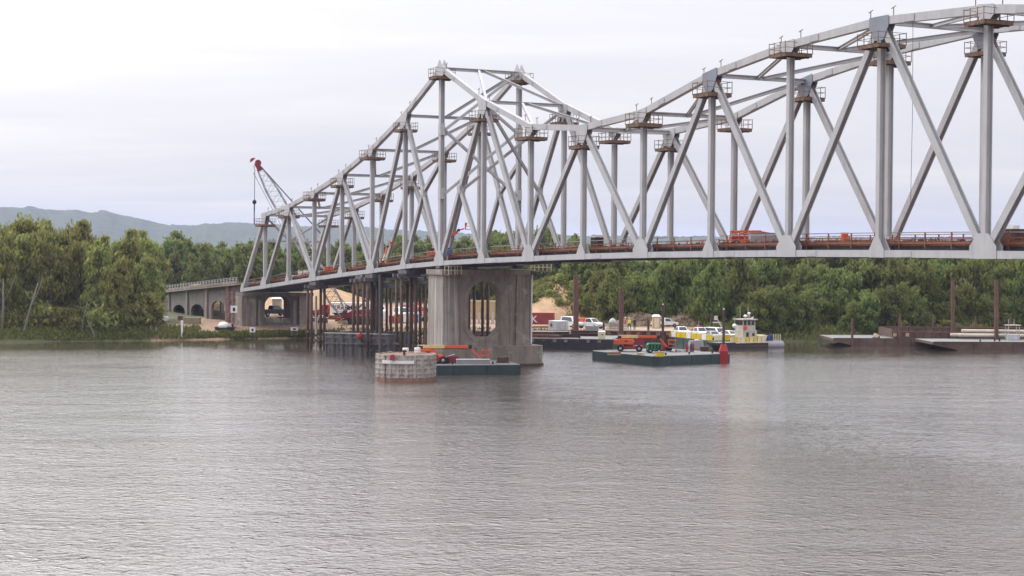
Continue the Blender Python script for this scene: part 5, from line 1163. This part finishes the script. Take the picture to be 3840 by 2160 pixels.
# clutter stacked in the yard between the bents and the pier
rr = random.Random(31)
for k, (x, mt, cn) in enumerate(((985, 'red', 'red'), (995, 'yellow', 'yellow'), (1006, 'red', 'dark red'), (1016, 'orange', 'orange'), (1022, 'white', 'white'), (1037, 'orange', 'orange red'), (1045, 'blue', 'blue'), (1052, 'brick_red', 'brick red'), (1060, 'white', 'pale'), (1068, 'red', 'bright red'), (1077, 'cream', 'cream'), (940, 'red', 'red topped'), (960, 'white', 'white topped'))):
    Y = 270+rr.uniform(-3, 6); p = PY(x, 795, Y); w, h_ = rr.uniform(.8, 1.5), rr.uniform(.7, 1.4)
    o = thing('equipment_crate', f'{cn} crate in the yard clutter behind the bents, {ordn(k+1) if k < 11 else ordn(k-10)} from left' + ('' if k < 11 else ' behind the crane'), 'crate', (p.x, Y, 1.85), rr.uniform(-.3, .3), 'crates in the yard')
    MB().box((0, 0, h_/2+.1), (w, .9, h_)).build('box', mt, o, True); MB().box((0, 0, .06), (w*.95, .8, .12)).build('pallet', 'timber_deck', o, True); MB().box((0, 0, h_+.13), (w*1.04, .95, .06)).build('lid', 'grey_box' if k % 2 else mt, o, True)
for k, (x, Y, mt, cn) in enumerate(((838, 276, 'rust', 'rusty'), (851, 270, 'brick_red', 'brick red'), (862, 262, 'timber_deck', 'timber'), (783, 268, 'red', 'red'), (803, 272, 'grey_light', 'grey'), (812, 264, 'rust_dark', 'dark'), (722, 262, 'olive_box', 'olive'), (707, 270, 'brick_red', 'dull red'))):
    p = PY(x, 800, Y); w, h_ = rr.uniform(.9, 1.7), rr.uniform(.5, 1.0)
    o = thing('material_bundle', f'{cn} bundle of material lying on the dirt yard between shore pier and crane', 'bundle', (p.x, Y, 1.8), rr.uniform(-.4, .4), 'bundles on the dirt yard')
    for q_ in range(3): MB().box((0, -.3+.3*q_, .12+h_*.2), (w, .26, h_*.4)).build('bar', mt, o, True)
    for q_ in range(2): MB().box((.05, -.15+.3*q_, .14+h_*.6), (w*.9, .26, h_*.38)).build('bar', mt, o, True)
# ---------------------------------------------------------------- on the bridge deck
def on_deck(s, t): return B(s, t, chz(s)+.82)
q = on_deck(-12.5, 5.6)
dl = boom_lift((q.x, q.y, q.z), -.05, 'orange boom lift with raised boom on the bridge deck left of the tower', .62, .82, 5.2)
q = on_deck(-8.5, 4.5)
bt = thing('tarped_machine', 'machine under a bright blue tarp on the deck beside the tower', 'machine', q, HD)
MB().hexa([(-.75,-.7,.2),(.75,-.7,.2),(.75,.7,.2),(-.75,.7,.2),(-.6,-.5,1.35),(.5,-.6,1.5),(.55,.5,1.4),(-.6,.6,1.3)]).build('tarp', 'blue', bt, True); MB().box((0, 0, .15), (1.9, 1.5, .25)).build('base', 'white', bt, True); MB().lathe((-.1, 0, 1.4), [(.2,0),(.14,.2),(.03,.25)], 10).build('cap', 'white', bt, True)
q = on_deck(-33.0, 7.0)
dl2 = boom_lift((q.x, q.y, q.z), .9, 'small orange lift with upright arm on the deck of the left span', 1.15, .62, 3.6)
q = on_deck(-44.5, 3.0); container(q, (1.0, .9, 1.0), HD, 'orange', 'orange equipment box on the deck near the left end of the truss', doors=False, cat='box', name='equipment_box')
q = on_deck(-56.0, 5.5); vehicle('pickup', q, .2, 'white', 'white pickup truck on the bridge deck near the left portal', 'pickup truck', 'vehicles on the bridge')
q = on_deck(-62.0, 4.5); container(q, (1.2, .9, .7), HD, 'white', 'low white box on the deck left of the pickup', doors=False, cat='box', name='equipment_box')
p = PY(1456, 605, 185)
q = B(18, 6.5, 0); s_, t_ = 22.0, 8.2; q = on_deck(s_, t_)
wt = thing('water_tank', 'dark square tank with pale lid on the deck right of the tower', 'tank', q, HD); MB().box((0, 0, .75), (1.0, 1.0, 1.5)).build('tank', 'black', wt, True); MB().box((0, 0, 1.54), (1.1, 1.1, .1)).build('lid', 'cream', wt, True)
# orange carry deck crane under the arch of the suspended span
q = on_deck(53.6, 5.4)
cc = thing('carry_deck_crane', 'orange red wheeled crane with folded boom on the right deck', 'crane', q, .0); cc.scale = (.88, .88, .66)
MB().box((0, 0, .62), (3.4, 1.7, .4)).build('chassis', 'orange', cc, True)
for x in (-1.2, 1.2):
    for y in (-.8, .8): wheel(cc, x, y, .36, .3)
MB().prism([(-1.6,.8),(-.5,.8),(-.5,1.2),(-1.6,1.35)], lambda a, b, c: Vector((a, c, b)), -.6, .6).build('engine_cover', 'red', cc, True)
for x in (-1.7, -1.0, -.3):
    for y in (-.7, .7): MB().beam((x, y, .8), (x+.1, y, 1.85), .1, .1).build('frame_post', 'orange', cc, True)
for y in (-.7, .7):
    MB().beam((-1.7, y, 1.85), (-.2, y, 1.8), .1, .1).build('frame_rail', 'orange', cc, True); MB().beam((-1.7, y, .9), (-.25, y, 1.75), .08, .08).build('frame_brace', 'red', cc, True)
cbx = MB().prism([(-.2,.8),(.9,.8),(.75,1.6),(-.1,1.6)], lambda a, b, c: Vector((a, c, b)), -.75, -.1).build('cab', 'red', cc, True); MB().box((.33, -.77, 1.3), (.6, .03, .4)).build('window', 'window', cbx, True)
MB().beam((-1.6, .1, 1.8), (1.4, .1, 1.85), .32, .36).build('boom', 'orange', cc, True); MB().beam((1.4, .1, 1.8), (2.5, .1, 1.55), .22, .24).build('boom_section', 'red', cc, True); MB().box((2.55, .1, 1.45), (.22, .3, .5)).build('boom_head', 'orange', cc, True)
for x in (-1.3, -.6, .2, 1.1): MB().box((x, -.87, 1.0), (.25, .06, .3)).build('panel', 'boom_cream' if x > 0 else 'red', cc, True)
MB().beam((-1.4, 0, 1.95), (-.2, 0, 1.62), .14, .14).build('lift_cylinder', 'boom_cream', cc, True)
q = on_deck(58.5, 4.0); container(q, (3.0, 1.5, .95), HD*0, 'grey_box', 'low grey steel box right of the orange crane on the deck', doors=False, cat='box', name='equipment_box')
q = on_deck(64.6, 7.5); container(q, (.5, .6, .9), 0, 'orange', 'small orange generator on the deck behind the right truss posts', doors=False, cat='generator', name='generator')
q = on_deck(86.5, 5.0)
ob = thing('spoil_bin', 'dark bin with pale top on the deck at the right edge', 'bin', q, HD); MB().hexa([(-.7,-.6,0),(.7,-.6,0),(.7,.6,0),(-.7,.6,0),(-.9,-.8,1.0),(.9,-.8,1.0),(.9,.8,1.0),(-.9,.8,1.0)]).build('bin', 'rust_dark', ob, True); MB().box((.2, 0, 1.1), (.7, .6, .3)).build('load', 'white', ob, True)
# loose line hanging from the right arch
a = B(st(14)+3.2, .2, zU[14]-.2); tag(MB().tube([a, a+Vector((.04, 0, -7)), a+Vector((-.02, 0, -13.5))], .018, 5).build('hanging_line', 'cable'), 'thin line hanging from the right top chord to the deck', 'line')

# ---------------------------------------------------------------- people on the dock
def person(loc, rz, shirt, legs, label, hat=None, pose=0):
    o = thing('person', label, 'person', loc, rz)
    me = bpy.data.meshes.new('body'); sw = .12 if pose == 0 else .22
    V = [(0,0,.95),(0,0,1.12),(0,0,1.38),(0,0,1.50),(0,0.02,1.60),(0,.02,1.72), (.1,0,.90),(.11,sw,.50),(.11,sw*.6,.06),(.11,sw*.6+.14,.03), (-.1,0,.90),(-.11,-sw*.4,.50),(-.11,-sw,.06),(-.11,-sw+.14,.03), (.19,0,1.40),(.25,.04,1.12),(.24,.2,.92), (-.19,0,1.40),(-.25,-.02,1.12),(-.22,.12,.92)]
    E = [(0,1),(1,2),(2,3),(3,4),(4,5),(0,6),(6,7),(7,8),(8,9),(0,10),(10,11),(11,12),(12,13),(2,14),(14,15),(15,16),(2,17),(17,18),(18,19)]
    rad = [.15,.14,.16,.06,.085,.08,.095,.07,.05,.04,.095,.07,.05,.04,.065,.05,.04,.065,.05,.04]
    me.from_pydata(V, E, []); b = bpy.data.objects.new('body', me); col.objects.link(b); b.parent = o
    mod = b.modifiers.new('skin', 'SKIN'); 
    for i, r_ in enumerate(rad): me.skin_vertices[0].data[i].radius = (r_, r_)
    me.skin_vertices[0].data[0].use_root = True
    s2 = b.modifiers.new('sub', 'SUBSURF'); s2.levels = 1; s2.render_levels = 1
    bpy.context.view_layer.update()
    em = bpy.data.meshes.new_from_object(b.evaluated_get(bpy.context.evaluated_depsgraph_get())); b.modifiers.clear(); b.data = em
    em.materials.clear()
    for k in (shirt, legs, 'skin'): em.materials.append(MT[k])
    for p_ in em.polygons:
        z = p_.center.z; p_.material_index = 2 if (z > 1.5 or (abs(p_.center.x) > .17 and z < .98 and p_.center.y > .08)) else (0 if z > .95 else 1); p_.use_smooth = True
    if hat: MB().lathe((0, .02, 1.72), [(.14,-.01),(.11,.02),(.10,.08),(.03,.12)], 12).build('hard_hat', hat, o, True, smooth=True)
    return o
for x, y, sh, lg, lb, ht, po in ((1573, 826, 'pink', 'denim', 'person in pink shirt and white hard hat standing at the dock pile', 'white', 0), (1586, 830, 'lime', 'black', 'person in bright yellow vest walking on the dock', 'lime', 1), (1597, 829, 'black', 'black', 'person in dark clothes standing right of the yellow vest', 'black', 0)):
    q = PZ(x, y+1.5, 1.86); person((q.x, q.y if q.y > 247.6 else 248.0, 1.86), rnd.uniform(-1, 1)+2.5, sh, lg, lb, ht, po)

# ---------------------------------------------------------------- trees
def crown_mesh(seed, Ht, Rr, base, nclump, nleaf, mat, droop=.5, lean=0.0, lw=.17, lh=.40):
    r_ = random.Random(seed); V = []; Fc = []
    lobes = [(r_.uniform(0, 6.28), r_.uniform(.12, .5)*Rr, r_.uniform(.35, 1.0), r_.uniform(.5, .95)) for _ in range(7)]
    cl = []
    for k in range(nclump):
        lb = lobes[k % 7]; uz = min(1, max(0, r_.betavariate(1.5, 1.15)))*lb[2]
        z = base + (Ht-base)*uz
        prof = (math.sin(math.pi*min(1, .12+.88*(uz/lb[2])))**.6)
        a = r_.uniform(0, 6.28); rad = Rr*lb[3]*prof*math.sqrt(r_.uniform(.15, 1))*.72
        cl.append((lb[1]*math.cos(lb[0]) + rad*math.cos(a) + lean*(z/Ht)**2*3, lb[1]*math.sin(lb[0]) + rad*math.sin(a), z, r_.uniform(.55, 1.25)*(.55+.1*Rr)))
    for (cx_, cy_, cz_, cr_) in cl:
        for _ in range(nleaf):
            g_ = Vector((r_.gauss(0, 1), r_.gauss(0, 1), r_.gauss(0, 1)))
            if g_.length < .01: continue
            g_ = g_.normalized()*(cr_*(r_.uniform(.35, 1.0) if r_.random() > .12 else r_.uniform(1.0, 1.45))); g_.z *= 1.25
            p = Vector((cx_, cy_, cz_))+g_
            if p.z > Ht: p.z = Ht - r_.uniform(0, .6)
            if p.z < base*.7: continue
            ax_ = Vector((r_.gauss(0, 1)*(1-droop), r_.gauss(0, 1)*(1-droop), r_.choice((-1, 1))*(droop+.3))).normalized()
            sd = ax_.cross(Vector((r_.gauss(0, 1), r_.gauss(0, 1), r_.gauss(0, .4)))); 
            if sd.length < .01: continue
            sd.normalize(); k = r_.uniform(.6, 1.3); i0 = len(V)
            V += [tuple(p-ax_*lh*k), tuple(p+sd*lw*k), tuple(p+ax_*lh*k), tuple(p-sd*lw*k)]; Fc.append((i0, i0+1, i0+2, i0+3))
    me = bpy.data.meshes.new('crown'); me.from_pydata(V, [], Fc); me.materials.append(MT[mat]); me.update(); return me, cl
def trunk_mesh(seed, Ht, cl, base, r0, mat, stems=1, lean=0.0):
    r_ = random.Random(seed+500); m = MB()
    for s_ in range(stems):
        bx, by = (0, 0) if stems == 1 else (r_.uniform(-.5, .5), r_.uniform(-.4, .4))
        ex, ey = r_.uniform(-1.3, 1.3)+lean*2, r_.uniform(-.8, .8); top = Ht*r_.uniform(.72, .85)
        pts = [Vector((bx, by, -.6))]
        for k in range(1, 7):
            q = k/6; pts.append(Vector((bx+ex*q**1.4+r_.uniform(-.18, .18), by+ey*q+r_.uniform(-.15, .15), top*q)))
        m.tube(pts, [r0*(1-.85*k/6)/(1+.3*(stems-1)) for k in range(7)], 7)
        for c in r_.sample(cl, min(8, len(cl))):
            if c[2] < base*.8: continue
            k = max(2, min(5, int(6*(c[2]/Ht)*.6))); a = pts[k]; e = Vector(c[:3]); mid = (a+e)/2+Vector((0, 0, -.15*(e-a).length))
            m.tube([a, mid, e], [r0*.38, r0*.25, r0*.08], 5)
    return m.mesh('trunk', mat, smooth=True)
KINDS = []
def kind(seed, Ht, Rr, base, nclump, nleaf, mat, bark, stems=1, lean=0.0, droop=.5, r0=.24, lw=.17, lh=.40):
    me, cl = crown_mesh(seed, Ht, Rr, base, nclump, nleaf, mat, droop, lean, lw, lh); KINDS.append((me, trunk_mesh(seed, Ht, cl, base, r0, bark, stems, lean), Ht, Rr)); return len(KINDS)-1
tall = [kind(s, 16, 4.6, 2.6, 100, 100, 'leaf', 'bark' if s % 2 else 'bark_pale', 2 if s % 2 else 1, .2*(s % 3-1), .55, .26) for s in (1, 2, 3, 4, 5)]
full = [kind(s, 12, 4.8, .7, 96, 105, 'leaf_dark', 'bark', 1, 0, .6, .24) for s in (11, 12, 13, 14)]
far = [kind(s, 16, 5.2, 1.0, 84, 85, 'leaf_dark', 'bark', 1, 0, .45, .26, .24, .48) for s in (21, 22, 23, 24)]
bush = [kind(s, 3.2, 2.0, .1, 26, 70, 'leaf', 'bark', 1, 0, .45, .06, .12, .26) for s in (31, 32)]
def tree(k, x, y, z, Ht, label, name='tree', grp='trees', cat='tree', wid=1.0, rz=None):
    cm, tm, h0, r0 = KINDS[k]; f = Ht/h0
    o = thing(name, label, cat, (x, y, z), rnd.uniform(0, 6.28) if rz is None else rz, grp); o.scale = (f*wid, f*wid, f)
    place_mesh('trunk', tm, o); place_mesh('crown', cm, o); return o
def sil(pts, x):
    for (a, b), (c, e) in zip(pts, pts[1:]):
        if a <= x <= c: return b+(e-b)*(x-a)/(c-a)
    return pts[-1][1]
def zgr(x, y):
    o_ = y-shore_y(x)
    for (a, za), (b, zb_) in zip(offs, offs[1:]):
        if a <= o_ <= b: return za+(zb_-za)*(o_-a)/(b-a)
    return .5
LS = [(-120,552),(0,556),(60,550),(130,556),(190,562),(235,578),(270,606),(320,592),(370,600),(400,606),(430,640),(450,700)]
i1 = i2 = 0
for x in range(-70, 398, 28):                       # back row on the left bank
    xd = x+rnd.uniform(-9, 9); Y = rnd.uniform(259, 273); top = sil(LS, xd)+rnd.uniform(0, 12); p = PY(xd, top, Y); i2 += 1
    tree(rnd.choice(tall), p.x, Y, zgr(p.x, Y), max(8, (p.z-zgr(p.x, Y))*1.09), f'tall cottonwood in the back row on the left bank, {ordn(i2)} from left', 'cottonwood_tree', 'left bank trees', wid=rnd.uniform(.85, 1.05))
for x in range(-80, 372, 34):                       # front row
    xd = x+rnd.uniform(-10, 10); Y = rnd.uniform(245.5, 254)+max(0, (xd-250)/60); top = sil(LS, xd)+rnd.uniform(18, 62); p = PY(xd, top, Y); i1 += 1
    Y = max(Y, shore_y(p.x)+2.0); z = zgr(p.x, Y)
    tree(rnd.choice(tall), p.x, Y, z, max(7, (p.z-z)*1.07), f'leaning willow in the front row on the left bank, {ordn(i1)} from left', 'willow_tree', 'left bank trees', wid=rnd.uniform(.7, .95))
# low shrubs under the left trees
i3 = 0
for x in range(-60, 405, 26):
    xd = x+rnd.uniform(-8, 8); p = PY(xd, 850, 252); Y = shore_y(p.x)+rnd.uniform(5, 14); i3 += 1
    tree(rnd.choice(bush), PY(xd, 850, Y).x, Y, zgr(p.x, Y), rnd.uniform(3.0, 5.6), f'low shrub under the left bank trees, {ordn(i3)} from left', 'shrub', 'left bank shrubs', 'shrub', 1.2)
# pale dead trunks leaning at the water edge on the left
for k, (x0_, y0_, x1_, y1_, Y, r_) in enumerate(((5, 832, 8, 700, 243, .34), (56, 852, 96, 712, 241.5, .30), (205, 848, 220, 760, 244, .16), (240, 857, 220, 806, 243, .18), (383, 856, 379, 818, 246.5, .14), (391, 856, 392, 822, 246.5, .2), (276, 846, 272, 812, 245, .2), (130, 845, 132, 760, 250, .14))):
    a, b = PY(x0_, y0_, Y), PY(x1_, y1_, Y); m = MB(); mid = (a+b)/2+Vector((rnd.uniform(-.25, .25), 0, 0))
    o = thing('dead_trunk', ['pale forked dead trunk at the far left picture edge', 'pale dead trunk leaning right at the left water edge', 'thin pale trunk in the middle of the left bank', 'short dead trunk leaning left at the water on the left bank', 'left one of two pale stumps near the marker post', 'right one of two pale stumps near the marker post', 'short pale trunk between the leaning dead trunks on the left', 'thin upright pale trunk behind the leaning dead trunk'][k], 'tree trunk', (a.x, Y, 0), 0, 'dead trunks on the left bank')
    r_ *= .72; MB().tube([Vector((a.x, Y, -.3)), a, mid, b], [r_*1.1, r_, r_*.75, r_*.4], 8).build('stem', 'bark_pale', o, smooth=True)
    if k < 3:
        MB().tube([mid, mid+Vector((1.0, 0, 2.2)), mid+Vector((1.9, 0, 4.4))], [r_*.5, r_*.38, r_*.15], 6).build('limb', 'bark_pale', o, smooth=True); MB().tube([mid+(b-mid)*.3, mid+Vector((-.7, 0, 3.0))], [r_*.4, r_*.12], 6).build('limb', 'bark_pale', o, smooth=True)
# far wood behind the viaduct and the left span
FS = [(340,606),(400,606),(440,592),(500,592),(520,612),(600,604),(640,598),(700,606),(760,612),(850,612),(900,615),(960,604),(1020,594),(1060,600),(1120,588),(1180,600),(1240,584),(1330,578),(1400,586),(1480,604),(1560,614),(1640,618)]
i4 = 0
for row, (Y0, extra, step) in enumerate(((352, 34, 40), (385, 12, 38), (430, 0, 36))):
    for x in range(330, 1500, step):
        xd = x+rnd.uniform(-12, 12); Y = Y0+rnd.uniform(-8, 8); top = sil(FS, max(341, xd))+extra+rnd.uniform(-3, 10); p = PY(xd, top, Y); i4 += 1
        tree(rnd.choice(far), p.x, Y, 2.4, (p.z-2.4)*1.07, f'dark tree in the {("front","middle","rear")[row]} row of the far wood, {ordn(len([1 for q in range(330, x+1, step)]))} from left', 'wood_tree', 'trees of the far wood', wid=rnd.uniform(.85, 1.15))
# right bank trees
RS = [(1470,640),(1500,648),(1560,640),(1700,640),(1900,632),(2100,626),(2300,622),(2700,618)]
i5 = i6 = i7 = 0
for x in range(1490, 2700, 40):
    xd = x+rnd.uniform(-14, 14); Y = rnd.uniform(280, 292); top = sil(RS, xd)-rnd.uniform(4, 26); p = PY(xd, top, Y); i5 += 1; z = zgr(p.x, Y)
    tree(rnd.choice(far), p.x, Y, z, p.z-z, f'tree in the back row on the right bank, {ordn(i5)} from left', 'bank_tree', 'right bank trees', wid=rnd.uniform(.95, 1.2))
for x in range(1520, 2700, 42):
    xd = x+rnd.uniform(-14, 14); Y = rnd.uniform(266, 274); top = sil(RS, xd)+rnd.uniform(0, 50); p = PY(xd, top, Y); i6 += 1; z = zgr(p.x, Y)
    tree(rnd.choice(full), p.x, Y, z, p.z-z, f'full leafy tree in the middle row on the right bank, {ordn(i6)} from left', 'leafy_tree', 'right bank trees', wid=rnd.uniform(.9, 1.2))
for x in range(1850, 2700, 58):
    xd = x+rnd.uniform(-14, 14); p0 = PY(xd, 840, 258); Y = max(shore_y(p0.x)+2.5, rnd.uniform(256, 262)); top = 720+rnd.uniform(-35, 45); p = PY(xd, top, Y); i7 += 1; z = zgr(p.x, Y)
    tree(rnd.choice(full), p.x, Y, z, max(3.5, p.z-z), f'low full tree at the water edge on the right bank, {ordn(i7)} from left', 'waterside_tree', 'right bank trees', wid=rnd.uniform(.95, 1.25))
i9 = 0
for x in range(1480, 2720, 48):
    xd = x+rnd.uniform(-12, 12); Y = rnd.uniform(312, 330); p = PY(xd, sil(RS, xd)-rnd.uniform(2, 12), Y); i9 += 1
    tree(rnd.choice(far), p.x, Y, 2.4, p.z-2.4, f'tree glimpsed deep in the right bank wood, {ordn(i9)} from left', 'deep_wood_tree', 'right bank trees', wid=1.25)
# bushes on the earth stockpile and the bright bushes behind the hopper barge
i8 = 0
for k in range(30):
    xd = 1335+rnd.uniform(0, 190); f = rnd.uniform(.15, .95); Y = 292-12*f; cx_ = PY(1405, 780, 292).x; p = PY(xd, 780, Y)
    q_ = math.hypot((p.x-cx_)/17, (Y-292)/14)
    if q_ > .98: continue
    z = 1.9+6.6*(1-q_**1.35)-.2; i8 += 1
    tree(rnd.choice(bush), p.x, Y, z, rnd.uniform(1.1, 2.2), f'weedy bush on the earth stockpile, {ordn(i8)} counted upward', 'weed_bush', 'bushes on the stockpile', 'bush', 1.3)
for k in range(9):
    xd = 2268+k*33+rnd.uniform(-8, 8); Y = rnd.uniform(255, 258); p = PY(xd, 800+abs(k-3)*1.5, Y); Y = max(Y, shore_y(p.x)+1)
    o = tree(rnd.choice(bush), p.x, Y, .5, rnd.uniform(1.8, 2.7), f'bright green bush behind the right barges, {ordn(k+1)} from left', 'bright_bush', 'bright bushes behind the right barges', 'bush', 1.5)
# ground growth along the waterline
def growth(name, label, rng, xa, xb, o0, o1, n_, hmax, mat):
    V = []; Fc = []; r_ = random.Random(rng)
    for _ in range(n_):
        x = r_.uniform(xa, xb); o_ = r_.uniform(o0, o1); y = shore_y(x)+o_; z = zgr(x, y)+r_.uniform(-.05, hmax*r_.random()); a = r_.uniform(0, 3.14); w = r_.uniform(.08, .2); h_ = r_.uniform(.2, .5)
        d_ = Vector((math.cos(a)*w, math.sin(a)*w, 0)); t_ = Vector((r_.uniform(-.15, .15), r_.uniform(-.15, .15), h_)); p = Vector((x, y, z)); i0 = len(V)
        V += [tuple(p-d_), tuple(p+d_), tuple(p+t_+d_*.2), tuple(p+t_-d_*.2)]; Fc.append((i0, i0+1, i0+2, i0+3))
    me = bpy.data.meshes.new(name); me.from_pydata(V, [], Fc); me.materials.append(MT[mat]); o = bpy.data.objects.new(name, me); col.objects.link(o); return tag(o, label, 'grass', None, 'stuff')
growth('bank_grass', 'rough green and brown growth along the left waterline', 1, -110, -47, .1, 5.5, 15000, .75, 'leaf_grass')
growth('bank_grass', 'low green strip along the waterline before the shore pier', 4, -47, -27, .1, 1.7, 4200, .45, 'leaf_grass')
growth('bank_grass', 'rough growth along the right waterline behind the barges', 2, 30, 105, .2, 9, 14000, 1.2, 'leaf_grass')
growth('bank_grass', 'sparse weeds on the yard shore behind the piers', 3, -27, 30, .3, 3, 2500, .5, 'leaf_grass')

# weeds all over the earth stockpile
V = []; Fc = []; r_ = random.Random(77); cx_ = PY(1405, 780, 292).x
for _ in range(15000):
    q_ = math.sqrt(r_.random()); a_ = r_.uniform(0, 6.28); x = cx_+17*q_*math.cos(a_); y = 292+14*q_*math.sin(a_)
    if math.sin(x*.55+1)+math.sin(y*.7+x*.2) > 1.15 and r_.random() < .93: continue
    z = 1.9+6.6*(1-q_**1.35)+r_.uniform(-.1, .55); a = r_.uniform(0, 3.14); w = r_.uniform(.1, .26); h_ = r_.uniform(.25, .6)
    d_ = Vector((math.cos(a)*w, math.sin(a)*w, 0)); t_ = Vector((r_.uniform(-.2, .2), r_.uniform(-.2, .2), h_)); p = Vector((x, y, z)); i0 = len(V)
    V += [tuple(p-d_), tuple(p+d_), tuple(p+t_+d_*.3), tuple(p+t_-d_*.3)]; Fc.append((i0, i0+1, i0+2, i0+3))
me = bpy.data.meshes.new('stockpile_weeds'); me.from_pydata(V, [], Fc); me.materials.append(MT['leaf_grass']); o = bpy.data.objects.new('stockpile_weeds', me); col.objects.link(o)
tag(o, 'yellow green weeds covering the earth stockpile right of the pier', 'weeds', None, 'stuff')
